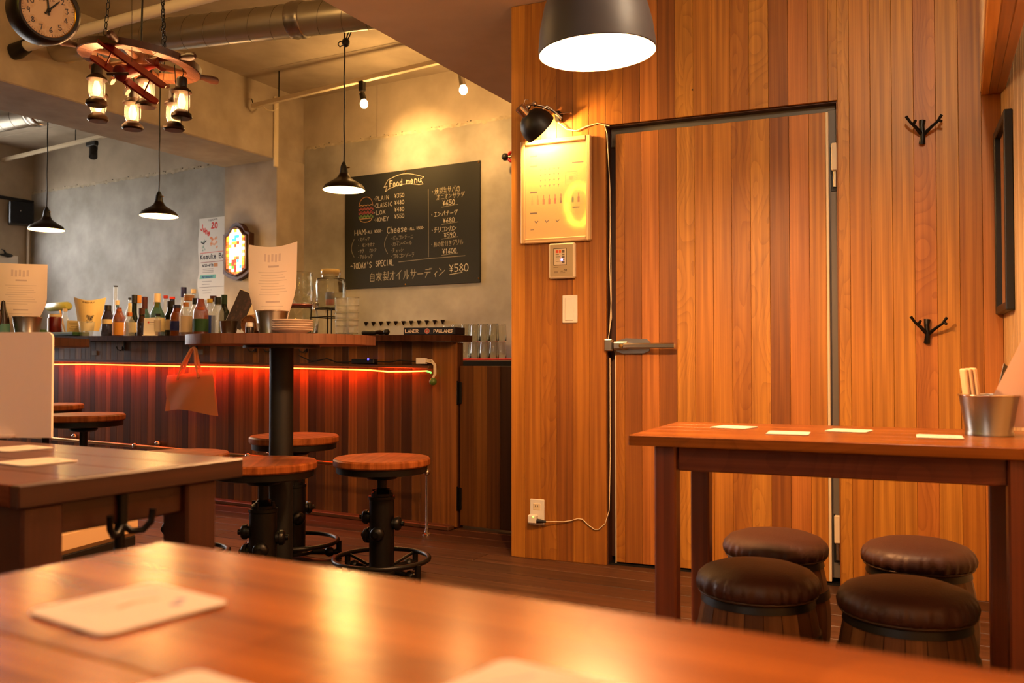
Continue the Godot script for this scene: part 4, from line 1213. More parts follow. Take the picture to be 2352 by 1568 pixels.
func circle(r: float, y: float, m: int) -> Array:
	var o := []
	for k in m:
		o.append(P(cos(TAU * k / m) * r, y, sin(TAU * k / m) * r))
	return o

func back_wall_things() -> void:
	# chalkboard
	var b := thing("chalkboard_menu", "large chalkboard with the handwritten food menu on the back wall", "chalkboard", fk * X(P(-4.2525, 2.048, 0.016), 0, 0, 0))
	var w := 1.395
	var h := 0.985
	put("board", G.new().box(P(0, 0, 0.005), P(w, h, 0.012), 0.002), M.black, b)
	var im := paper(1120, 790, Color(0.17, 0.17, 0.15))
	var wd := 1120.0
	var hd := 790.0
	for k in 60:
		var p := Vector2(rng.randf_range(0.2, 0.6) * wd, rng.randf_range(0.12, 0.6) * hd)
		line(im, [p, p + Vector2(rng.randf_range(-40, 40), rng.randf_range(-60, 60))], rng.randf_range(8, 20), Color(0.20, 0.195, 0.16), 0.05)
	var c := Color(0.84, 0.80, 0.70)
	var f := Color(0.66, 0.62, 0.52)
	var T2 := func(s: String, u: float, v: float, uw: float, vh: float, r: float, cc: Color) -> void:
		write(im, s, u * wd, v * hd, uw * wd, vh * hd, r, cc, 0.9, 0.35, -0.012)
	T2.call("Food", 0.350, 0.075, 0.10, 0.052, 2.9, c)
	T2.call("menu", 0.477, 0.068, 0.115, 0.05, 2.9, c)
	var rib := []
	for k in 13:
		var t := k / 12.0
		rib.append(Vector2((0.335 + 0.235 * t) * wd, (0.065 - 0.035 * sin(PI * t) - 0.005 * t) * hd))
	line(im, rib, 1.8, c, 0.9, 0.3)
	rib = []
	for k in 13:
		var t := k / 12.0
		rib.append(Vector2((0.345 + 0.225 * t) * wd, (0.142 - 0.022 * sin(PI * t) - 0.005 * t) * hd))
	line(im, rib, 1.8, c, 0.9, 0.3)
	line(im, [Vector2(0.335, 0.065) * Vector2(wd, hd), Vector2(0.305, 0.125) * Vector2(wd, hd), Vector2(0.33, 0.12) * Vector2(wd, hd), Vector2(0.315, 0.165) * Vector2(wd, hd), Vector2(0.345, 0.142) * Vector2(wd, hd)], 1.8, c, 0.9, 0.3)
	line(im, [Vector2(0.57, 0.06) * Vector2(wd, hd), Vector2(0.605, 0.075) * Vector2(wd, hd), Vector2(0.58, 0.095) * Vector2(wd, hd), Vector2(0.6, 0.135) * Vector2(wd, hd), Vector2(0.57, 0.137) * Vector2(wd, hd)], 1.8, c, 0.9, 0.3)
	for r in 4:
		T2.call(["・PLAIN", "・CLASSIC", "・LOX", "・HONEY"][r], 0.222, 0.20 + r * 0.062, [0.125, 0.15, 0.10, 0.125][r], 0.036, 1.7, c)
		T2.call(["¥350", "¥480", "¥480", "¥550"][r], 0.388, 0.195 + r * 0.06, 0.075, 0.034, 1.6, c)
	var bun := []
	for k in 13:
		bun.append(Vector2((0.165 - 0.052 * cos(PI * k / 12.0)) * wd, (0.262 - 0.07 * sin(PI * k / 12.0)) * hd))
	line(im, bun, 2.0, Color(0.8, 0.56, 0.32), 0.9, 0.3)
	var wave := func(v0: float, amp: float, cc: Color) -> void:
		var ps := []
		for k in 25:
			ps.append(Vector2((0.108 + 0.0048 * k) * wd, (v0 + amp * sin(k * 1.15)) * hd))
		line(im, ps, 2.0, cc, 0.9, 0.3)
	wave.call(0.266, 0.004, Color(0.8, 0.62, 0.4))
	wave.call(0.292, 0.007, Color(0.72, 0.32, 0.28))
	wave.call(0.302, 0.006, Color(0.75, 0.4, 0.34))
	wave.call(0.326, 0.008, Color(0.72, 0.3, 0.3))
	wave.call(0.338, 0.007, Color(0.7, 0.36, 0.34))
	wave.call(0.360, 0.010, Color(0.45, 0.6, 0.3))
	wave.call(0.370, 0.008, Color(0.5, 0.62, 0.34))
	bun = []
	for k in 13:
		bun.append(Vector2((0.165 - 0.048 * cos(PI * k / 12.0)) * wd, (0.384 + 0.032 * sin(PI * k / 12.0)) * hd))
	bun.append(bun[0])
	line(im, bun, 2.2, Color(0.84, 0.66, 0.4), 0.9, 0.3)
	T2.call("HAM", 0.077, 0.480, 0.09, 0.046, 2.1, c)
	T2.call("-ALL ¥500-", 0.168, 0.494, 0.13, 0.024, 1.4, c)
	for r in 4:
		T2.call(["・スペック", "・ハモンキオナ", "・サラミピカンテ", "・アルレッタ"][r], 0.098, 0.552 + r * 0.052, [0.10, 0.14, 0.155, 0.125][r], 0.032, 1.3, f)
	T2.call("Cheese", 0.332, 0.478, 0.155, 0.056, 2.3, c)
	T2.call("-ALL ¥500-", 0.492, 0.500, 0.12, 0.022, 1.4, c)
	for r in 4:
		T2.call(["・ボッコンチーニ", "・カマンベール", "・チェッシュ", "・ゴルゴンゾーラ"][r], 0.352, 0.562 + r * 0.053, [0.18, 0.17, 0.13, 0.19][r], 0.034, 1.3, f)
	for q in [[0.072, 0.56, 0.72, 0.022], [0.335, 0.545, 0.71, 0.024]]:
		var ps := []
		for k in 9:
			var t := k / 8.0
			ps.append(Vector2((q[0] - q[3] * sin(PI * t)) * wd, lerpf(q[1], q[2], t) * hd))
		line(im, ps, 1.7, f, 0.8, 0.3)
	line(im, [Vector2(0.638, 0.185) * Vector2(wd, hd), Vector2(0.64, 0.46) * Vector2(wd, hd), Vector2(0.641, 0.765) * Vector2(wd, hd)], 1.6, f, 0.7, 0.3)
	T2.call("・燻製生サバの", 0.655, 0.185, 0.215, 0.052, 1.7, f)
	T2.call("オニオンサラダ", 0.70, 0.242, 0.20, 0.044, 1.6, f)
	T2.call("¥650", 0.742, 0.298, 0.09, 0.04, 1.8, c)
	T2.call("・エンパナーダ", 0.652, 0.388, 0.20, 0.042, 1.6, c)
	T2.call("¥680", 0.745, 0.447, 0.085, 0.038, 1.7, c)
	T2.call("・チリコンカン", 0.655, 0.520, 0.19, 0.042, 1.6, c)
	T2.call("¥590", 0.752, 0.572, 0.085, 0.038, 1.7, c)
	T2.call("・豚の骨付きグリル", 0.652, 0.640, 0.24, 0.042, 1.5, f)
	T2.call("¥1600", 0.742, 0.706, 0.10, 0.04, 1.7, c)
	for v in [0.345, 0.492, 0.616, 0.752]:
		line(im, [Vector2(0.735, v + 0.006) * Vector2(wd, hd), Vector2(0.85, v - 0.004) * Vector2(wd, hd)], 1.4, f, 0.8, 0.3)
	T2.call("~TODAY'S", 0.045, 0.775, 0.17, 0.05, 2.2, c)
	T2.call("SPECIAL", 0.245, 0.768, 0.14, 0.048, 2.2, c)
	line(im, [Vector2(0.42, 0.79) * Vector2(wd, hd), Vector2(0.65, 0.778) * Vector2(wd, hd), Vector2(0.9, 0.775) * Vector2(wd, hd)], 1.7, f, 0.8, 0.3)
	T2.call("自家製オイルサーディン", 0.196, 0.868, 0.575, 0.076, 2.5, f)
	T2.call("¥580", 0.79, 0.842, 0.14, 0.062, 2.3, c)
	line(im, [Vector2(0.79, 0.925) * Vector2(wd, hd), Vector2(0.88, 0.912) * Vector2(wd, hd)], 1.8, c, 0.9, 0.3)
	put("writing", G.new().quad(P(-w / 2 + 0.004, -h / 2 + 0.004, 0.0116), P(w / 2 - 0.004, -h / 2 + 0.004, 0.0116), P(w / 2 - 0.004, h / 2 - 0.004, 0.0116), P(-w / 2 + 0.004, h / 2 - 0.004, 0.0116), P(0, 0, 1)), board_mat(im), b)
	for q in [[-0.685, -0.48], [-0.04, -0.478], [0.685, -0.46], [-0.04, 0.478], [0.685, 0.478], [-0.685, 0.478]]:
		put("pin", G.new().ball(P(q[0], q[1], 0.012), 0.008, 8), M.brass, b)
	# stained glass lamp on the column
	var L := thing("stained_glass_lamp", "lit stained glass panel lamp in a dark arched wooden case on the column", "lamp", fk * X(P(-5.873, 1.905, 0.355)))
	var oc := outline(0.160, 0.26)
	var icn := outline(0.118, 0.205)
	put("case", G.new().prism(oc, 0.0, 0.06, 4.0), M.dark_wood, L)
	for s in icn.size():
		var p := icn[s]
		var q := icn[(s + 1) % icn.size()]
		put("frame", G.new().rod(P(p.x * 1.1, p.y * 1.06, 0.062), P(q.x * 1.1, q.y * 1.06, 0.062), 0.012, 6), M.dark_wood, L)
	put("backing", G.new().prism(icn, 0.060, 0.062), M.black, L)
	var cols := {"w": Color(1.0, 0.86, 0.62), "y": Color(1.0, 0.62, 0.10), "o": Color(1.0, 0.36, 0.05), "b": Color(0.15, 0.72, 1.0), "r": Color(0.95, 0.12, 0.05), "g": Color(0.25, 0.62, 0.2), "c": Color(0.6, 0.95, 1.0)}
	var gm := {}
	for k in cols:
		gm[k] = glow(cols[k], {"w": 3.2, "y": 1.8, "o": 1.2, "b": 1.0, "r": 0.9, "g": 0.8, "c": 1.6}[k], cols[k])
	var lay := ["  wyw  ", " wwwcw ", "ywwbbwy", "ywbbwwo", "owyyrww", "oywrwwy", "ywwwwww", "owwwwwy", "ywwwwww", "owworwy", "owrrbwy", "ogrowcy", "owgrwbo", " owrcw ", "  ooy  "]
	for r in lay.size():
		for k in 7:
			var ch: String = lay[r][k]
			if ch == " ": continue
			var x := -0.112 + k * 0.032
			var yy := 0.198 - r * 0.0272
			put("glass_pane", G.new().box(P(x + 0.016, yy - 0.0136, 0.066), P(0.0300, 0.0252, 0.006), 0.0015), gm[ch], L)
	omni(P(0, 0, 0.16), Color(1.0, 0.78, 0.5), 0.14, 0.06, L)
	# paper poster half hidden by the column
	var fp := thing("wall_poster", "long folded white event poster with red lettering beside the column", "poster", fk * X(P(-6.55, 1.925, 0.014)))
	var fi := paper(320, 512, Color(0.83, 0.81, 0.77))
	var red := Color(0.78, 0.16, 0.10)
	var dk := Color(0.2, 0.18, 0.2)
	write(fi, "June", 14, 40, 90, 34, 4.0, red, 1.0, 0.0, 0.55)
	write(fi, "20", 112, 32, 56, 34, 4.5, red)
	write(fi, "TOKYO", 80, 12, 84, 9, 1.2, dk, 1, 0, -0.06)
	for k in 26:
		var q := Vector2(rng.randf_range(110, 168), rng.randf_range(120, 190))
		dab(fi, q, rng.randf_range(4, 10), Color(0.85, 0.48, 0.28), 0.5)
	dab(fi, Vector2(140, 150), 13, Color(0.9, 0.8, 0.72), 1)
	for k in 12:
		dab(fi, Vector2(rng.randf_range(28, 60), rng.randf_range(140, 205)), rng.randf_range(3, 8), Color(0.35, 0.5, 0.42), 0.4)
	line(fi, [Vector2(30, 150), Vector2(46, 158), Vector2(70, 142)], 4, dk)
	line(fi, [Vector2(16, 218), Vector2(300, 214)], 1.5, red)
	write(fi, "Kosuke Band", 18, 228, 260, 28, 3.0, dk)
	line(fi, [Vector2(16, 278), Vector2(300, 274)], 1.5, Color(0.5, 0.2, 0.2))
	write(fi, "4/20-4/70", 30, 290, 100, 14, 1.8, dk)
	rect(fi, 134, 286, 34, 22, Color(0.75, 0.5, 0.3))
	for k in 3:
		rect(fi, 34, 318 + k * 10, 96, 3, Color(0.5, 0.48, 0.48))
	rect(fi, 16, 356, 140, 24, Color(0.42, 0.68, 0.62))
	write(fi, "Marunouchi", 36, 362, 100, 12, 1.8, Color(0.2, 0.35, 0.5))
	for k in 5:
		rect(fi, 40, 396 + k * 18, 84 - k % 3 * 14, 3, Color(0.5, 0.48, 0.48))
	rect(fi, 16, 432, 260, 2, Color(0.35, 0.3, 0.3))
	var sf := func(u: float, v: float) -> Vector3:
		return P(-0.25 + 0.5 * u + 0.012 * sin(v * 14.0) * (1.0 - u), 0.398 - 0.80 * v, 0.004 + 0.008 * absf(sin(v * 9.4)))
	put("paper", G.new().sheet(6, 24, sf, 0.0006), printed(fi, 0.8), fp)
	var rk := thing("valve", "red fitting with a black knob on the back wall beside the plank wall's edge", "valve", fk * X(P(-3.235, 2.51, 0.012)))
	put("pipe", G.new().rod(P(0.03, 0, 0), P(0.03, 0, 0.11), 0.014, 12), M.steel, rk)
	put("ring", G.new().at(X(P(0.03, 0, 0.11), 0, 0, 0)).tube(circle3(0.036, 20), 0.013, 8, true), mat(Color(0.62, 0.05, 0.03), 0.35), rk)
	put("knob", G.new().ball(P(-0.028, 0.002, 0.12), 0.03, 12), M.black, rk)
	put("neck", G.new().rod(P(-0.01, 0, 0.115), P(0.02, 0, 0.11), 0.012, 10), M.steel, rk)
	# loudspeaker, trim and door at the far end wall
	var sp := thing("loudspeaker", "black wall loudspeaker in the far corner", "speaker", X(P(-9.41, 2.56, -6.13), 62))
	put("cabinet", G.new().box(P(0, 0, 0), P(0.24, 0.25, 0.16), 0.01), M.black, sp)
	put("grille", G.new().box(P(0, 0, 0.083), P(0.22, 0.23, 0.006), 0.003), mat(Color(0.03, 0.03, 0.03), 0.9), sp)
	put("badge", G.new().ball(P(-0.01, 0.02, 0.087), 0.008, 8), M.steel, sp)
	var sr := put("trim_2", G.new().box(P(-9.52, 2.73, -4.9), P(0.05, 0.03, 3.0), 0.004), M.black)
	tag(sr, "dark rail along the far end wall above the loudspeaker", "", "", "structure")
	var wp := put("pipe", G.new().rod(P(-9.50, 0.4, -6.275), P(-9.50, 2.44, -6.275), 0.014, 8), M.white)
	tag(wp, "thin white pipe running down below the loudspeaker", "pipe")
	var dd := setting("door_2", "pale panelled door in the far end wall")
	put("leaf", G.new().box(P(-9.525, 1.05, -5.72), P(0.03, 2.1, 0.9), 0.004), M.white, dd)
	put("panel", G.new().box(P(-9.505, 1.55, -5.80), P(0.012, 0.8, 0.62), 0.004), M.ivory, dd)
	var pl := thing("wall_ornament", "small black bird shaped ornament on the far end wall", "ornament", X(P(-9.47, 2.09, -6.02)))
	put("body", G.new().at(X(P(0, 0, 0), 0, 90)).lathe(V2([0.0, -0.07, 0.018, -0.04, 0.024, 0.0, 0.014, 0.05, 0.0, 0.11]), 12), M.black, pl)
	put("wing", G.new().tube([P(0, 0.01, 0.02), P(0.02, 0.045, 0.05), P(0.03, 0.055, 0.09)], [0.014, 0.01, 0.004], 6), M.black, pl)

func outline(hw: float, hh: float) -> PackedVector2Array:
	var o := PackedVector2Array()
	for q in [[-0.62, -0.88], [0.0, -1.0], [0.62, -0.88], [1.0, -0.74], [1.0, 0.60], [0.66, 0.68], [0.46, 0.86], [0.2, 0.97], [0.0, 1.0], [-0.2, 0.97], [-0.46, 0.86], [-0.66, 0.68], [-1.0, 0.60], [-1.0, -0.74]]:
		o.append(Vector2(q[0] * hw, q[1] * hh))
	return o

func board_mat(im: Image) -> StandardMaterial3D:
	var m := printed(im, 0.6)
	m.metallic_specular = 0.3
	return m

func duct(called: String, label: String, a: Vector3, b: Vector3, r: float, collars: Array) -> Node3D:
	var t := thing(called, label, "duct", Transform3D(Basis.looking_at(b - a, Vector3.UP), a))
	var l := a.distance_to(b)
	var m := mat(Color(0.74, 0.72, 0.67), 0.3, 0.85)
	put("tube", G.new().rod(P(0, 0, 0), P(0, 0, -l), r, 40), m, t)
	var k := 0.1
	while k < l - 0.1:
		var ps := []
		for i in 25:
			var an := TAU * i / 24
			ps.append(P(cos(an) * r, sin(an) * r, -k - 0.16 * i / 24))
		put("seam", G.new().tube(ps, 0.0022, 4), M.greymetal, t)
		k += 0.16
	for c in collars:
		put("collar", G.new().at(X(P(0, 0, -c), 0, -90)).lathe(V2([r, -0.05, r + 0.008, -0.045, r + 0.012, -0.02, r + 0.006, 0.0, r + 0.012, 0.02, r + 0.008, 0.045, r, 0.05]), 40), M.steel, t)
	return t

func pendant(label: String, p: Vector3, top: float, knot := false) -> void:
	var o := thing("pendant_lamp", label, "lamp", X(p), "black enamel pendants over the bar")
	put("shade", G.new().lathe(V2([0.131, 0.0, 0.134, 0.003, 0.128, 0.016, 0.118, 0.03, 0.09, 0.048, 0.06, 0.066, 0.04, 0.082, 0.032, 0.10, 0.030, 0.104, 0.0, 0.104]), 40), M.bronze.duplicate(), o)
	put("lining", G.new().lathe(V2([0.0, 0.075, 0.036, 0.073, 0.06, 0.06, 0.09, 0.042, 0.116, 0.024, 0.128, 0.006, 0.131, 0.0]), 40), M.lining, o)
	put("socket", G.new().lathe(V2([0.03, 0.10, 0.026, 0.12, 0.022, 0.15, 0.016, 0.165, 0.008, 0.18, 0.0, 0.182]), 20), M.black, o)
	put("bulb", G.new().ball(P(0, 0.022, 0), 0.028), M.bulb, o)
	put("switch_key", G.new().rod(P(0.02, 0.14, 0), P(0.045, 0.14, 0.0), 0.004, 6), M.brass, o)
	var ps := []
	var h := top - p.y
	for k in 20:
		ps.append(P(sin(k * 1.3) * 0.0015, lerpf(0.18, h, k / 19.0), cos(k * 1.3) * 0.0015))
	put("cord", G.new().tube(ps, 0.0048, 6), M.black, o)
	put("canopy", G.new().pos(P(0, h - 0.05, 0)).lathe(V2([0.0, 0.0, 0.012, 0.0, 0.016, 0.05, 0.0, 0.05]), 14), M.black, o)
	if knot:
		put("knot", G.new().ball(P(0.018, h - 0.37, 0.01), 0.026, 10, 1.2), M.black, o)
		put("loop", G.new().tube([P(0.02, h - 0.35, 0.01), P(0.04, h - 0.31, 0.01), P(0.058, h - 0.27, 0.01), P(0.068, h - 0.29, 0.01), P(0.05, h - 0.33, 0.01), P(0.022, h - 0.37, 0.01)], 0.0042, 6), M.black, o)
		put("loop", G.new().tube([P(0.01, h - 0.37, 0.01), P(-0.03, h - 0.355, 0.01), P(-0.045, h - 0.37, 0.01), P(-0.03, h - 0.39, 0.01), P(0.01, h - 0.38, 0.01)], 0.0042, 6), M.black, o)
	omni(P(0, 0.018, 0), AMBER, 1.0, 0.028, o)

func big_pendant(label: String, p: Vector3, e: float) -> void:
	var o := thing("bell_pendant", label, "lamp", X(p, 0, 2.2, 1.4), "large grey bell pendants")
	put("shade", G.new().lathe(V2([0.156, 0.0, 0.159, 0.002, 0.158, 0.02, 0.152, 0.07, 0.138, 0.13, 0.112, 0.19, 0.07, 0.228, 0.03, 0.245, 0.0, 0.25]), 56), M.lamp_grey, o)
	put("lining", G.new().lathe(V2([0.0, 0.225, 0.06, 0.212, 0.10, 0.18, 0.13, 0.125, 0.146, 0.07, 0.153, 0.02, 0.156, 0.0]), 56), M.lining, o)
	put("socket", G.new().lathe(V2([0.03, 0.245, 0.03, 0.29, 0.02, 0.31, 0.0, 0.312]), 20), M.black, o)
	put("bulb", G.new().ball(P(0, 0.045, 0), 0.045), M.bulb_warm, o)
	put("cord", G.new().rod(P(0, 0.3, 0), P(0, 2.622 - p.y, 0), 0.004, 6), M.black, o)
	put("canopy", G.new().pos(P(0, 2.597 - p.y, 0)).lathe(V2([0.0, 0.0, 0.05, 0.004, 0.055, 0.024, 0.0, 0.025]), 20), M.black, o)
	omni(P(0, 0.045, 0), WARM, e, 0.045, o)

func overhead() -> void:
	pendant("black pendant over the bar in front of the chalkboard, its cord tied in a knot", P(-3.56, 2.005, -4.45), 3.31, true)
	pendant("black pendant over the middle of the bar bottles", P(-5.238, 1.968, -4.45), 3.31)
	pendant("black pendant over the far end of the bar near the loudspeaker", P(-6.507, 1.957, -4.45), 3.31)
	big_pendant("large grey bell pendant glowing in front of the plank wall", P(-0.911, 1.752, -2.213), 4.2)
	big_pendant("large grey bell pendant added for light over the near table, above the view", P(-0.22, 1.78, -0.42), 0.27)  # unseen lamp, added to brighten the near table
	# unseen bare bulbs added on the lowered ceiling to brighten walls and tables
	for k in 3:
		var q: Vector3 = [P(-0.06, 2.42, -2.1), P(-1.7, 2.42, 0.4), P(-0.6, 2.42, 1.2)][k]
		var cb := thing("added_bulb", ["added bare ceiling bulb near the plank wall end, above the view", "added bare ceiling bulb toward the bar side, above the view", "added bare ceiling bulb behind the near table, above the view"][k], "bulb", X(q))
		put("holder", G.new().rod(P(0, 0.04, 0), P(0, 0.203, 0), 0.025, 14), M.black, cb)
		put("bulb", G.new().ball(P(0, 0, 0), 0.045, 16), M.bulb_warm, cb)
		omni(P(0, 0, 0), Color(1.0, 0.90, 0.76), [1.1, 0.3, 0.25][k], 0.045, cb)
	# ducts
	duct("duct", "spiral steel ventilation duct under the concrete ceiling with a ribbed collar", P(-5.46, 3.03, -3.80), P(-2.765, 2.985, -4.298), 0.1, [1.83])
	duct("duct", "spiral steel duct in the far bay beyond the beam", P(-9.5, 3.02, -4.60), P(-6.12, 3.0, -4.68), 0.11, [2.55])
	var pw := thing("drain_pipe", "white plastic pipe with a black end leaving the beam under the duct", "pipe")
	put("tube", G.new().rod(P(-5.40, 2.925, -3.507), P(-2.75, 3.13, -3.84), 0.034, 20), M.white, pw)
	put("end_cap", G.new().tube([P(-5.46, 2.90, -3.49), P(-5.43, 2.905, -3.50), P(-5.36, 2.928, -3.512)], [0.05, 0.052, 0.044], 18), M.black, pw)
	var ps := put("pipe_sleeve", G.new().rod(P(-5.47, 3.0, -3.87), P(-5.30, 3.005, -3.85), 0.062, 20), M.ivory)
	tag(ps, "short pale sleeve on the beam behind the clock", "pipe sleeve")
	# ceiling tracks
	var tk := thing("light_track", "white lighting track hung from the ceiling in front of the back wall", "track", fk)
	put("rail_body", G.new().at(X(P(-4.31, 3.10, 0.71), 0, 0, 1.9)).box(P(0, 0, 0), P(2.14, 0.036, 0.036), 0.003, 0), M.ivory, tk)
	put("hanger", G.new().rod(P(-5.08, 3.09, 0.71), P(-5.08, 3.33, 0.71), 0.005, 6), M.iron, tk)
	put("hanger", G.new().rod(P(-3.5, 3.14, 0.71), P(-3.5, 3.33, 0.71), 0.005, 6), M.iron, tk)
	put("feed_wire", G.new().tube([P(-5.37, 3.07, 0.71), P(-5.38, 3.11, 0.71), P(-5.42, 3.14, 0.68), P(-5.445, 3.145, 0.66)], 0.004, 6), M.iron, tk)
	put("feed_wire", G.new().tube([P(-5.28, 3.055, 0.70), P(-5.24, 3.02, 0.68), P(-5.19, 3.01, 0.66), P(-5.17, 3.04, 0.62)], 0.005, 6), M.ivory, tk)
	var tl := thing("light_track", "white lighting track in the far bay beyond the beam", "track", fk)
	put("rail_body", G.new().at(X(P(-8.2, 3.175, 0.35), 0, 0, 1.7)).box(P(0, 0.012, 0), P(3.2, 0.036, 0.036), 0.003, 0), M.ivory, tl)
	for q in [[-9.55, 3.14], [-8.265, 3.19]]:
		put("hanger", G.new().rod(P(q[0], q[1], 0.35), P(q[0], 3.33, 0.35), 0.005, 6), M.iron, tl)
	for k in 2:
		var s: float = [-4.19, -3.28][k]
		var y: float = [2.913, 2.884][k]
		var tb := thing("track_bulb", ["bare clear bulb in a black holder on the track", "bare bulb in a chrome holder on the track near the lowered ceiling"][k], "spotlight", fk)
		var pm: Material = M.black if k == 0 else M.chrome
		put("adapter", G.new().box(P(s - 0.02, 3.055 + k * 0.02, 0.71), P(0.045, 0.08, 0.04), 0.005), pm, tb)
		put("stalk", G.new().rod(P(s - 0.02, 3.03, 0.71), P(s - 0.02, 2.99, 0.71), 0.008, 8), M.steel, tb)
		put("holder", G.new().tube([P(s - 0.022, 3.0, 0.71), P(s - 0.005, y + 0.03, 0.71)], [0.022, 0.024], 12), pm, tb)
		put("bulb", G.new().ball(P(s, y, 0.71), 0.031, 14, 1.15), glow(Color(1.0, 0.86, 0.66), 16.0), tb)
		omni(P(s, y, 0.71), AMBER, 0.5, 0.034, tb)
	spot(fk * P(-4.19, 2.913, 0.70), fk * P(-4.18, 2.66, 0.0), AMBER, 2.0, 36, 1.0, 0.03)
	spot(fk * P(-3.28, 2.884, 0.70), fk * P(-3.8, 2.3, 0.0), AMBER, 1.3, 46, 1.0, 0.03)
	var tx := thing("track_bulb", "added bare bulb on a ceiling mount above the bar stools, above the view", "spotlight", X(P(-3.5, 2.95, -2.1)))  # unseen bulb, added to raise the light round the bar
	put("holder", G.new().rod(P(0, 0.03, 0), P(0, 0.37, 0), 0.022, 12), M.black, tx)
	put("bulb", G.new().ball(P(0, 0, 0), 0.034, 14, 1.15), M.bulb, tx)
	omni(P(0, 0, 0), AMBER, 1.0, 0.034, tx)
	var sp := thing("spotlight", "black cylinder spotlight hanging on the far track, unlit", "spotlight", fk)
	put("adapter", G.new().at(X(P(-7.98, 3.135, 0.36), 0, 0, 2)).box(P(0, 0, 0), P(0.15, 0.045, 0.045), 0.006), M.black, sp)
	put("arm", G.new().tube([P(-7.90, 3.12, 0.36), P(-7.885, 3.07, 0.37), P(-7.90, 3.04, 0.37)], 0.006, 6), M.black, sp)
	put("can", G.new().rod(P(-7.96, 3.09, 0.36), P(-7.905, 2.985, 0.40), 0.04, 18), M.black, sp)
	chandelier()
	clock()
	# neon ring behind the camera side, seen only mirrored in the poster glass
	var ne := thing("neon_sign", "oval yellow neon ring seen mirrored in the poster glass", "neon sign", X(P(-2.606, 2.321, -0.026), AW))
	var ring := []
	for k in 40:
		var a := TAU * k / 40
		ring.append(P(cos(a) * 0.11, sin(a) * 0.18, 0))
	put("neon_tube", G.new().tube(ring, 0.011, 8, true), glow(Color(1.0, 0.85, 0.2), 60.0), ne)
	for s in [-1.0, 1.0]:
		put("wire", G.new().rod(P(s * 0.06, 0.152, 0), P(s * 0.06, 0.30, 0), 0.0015, 5), M.iron, ne)

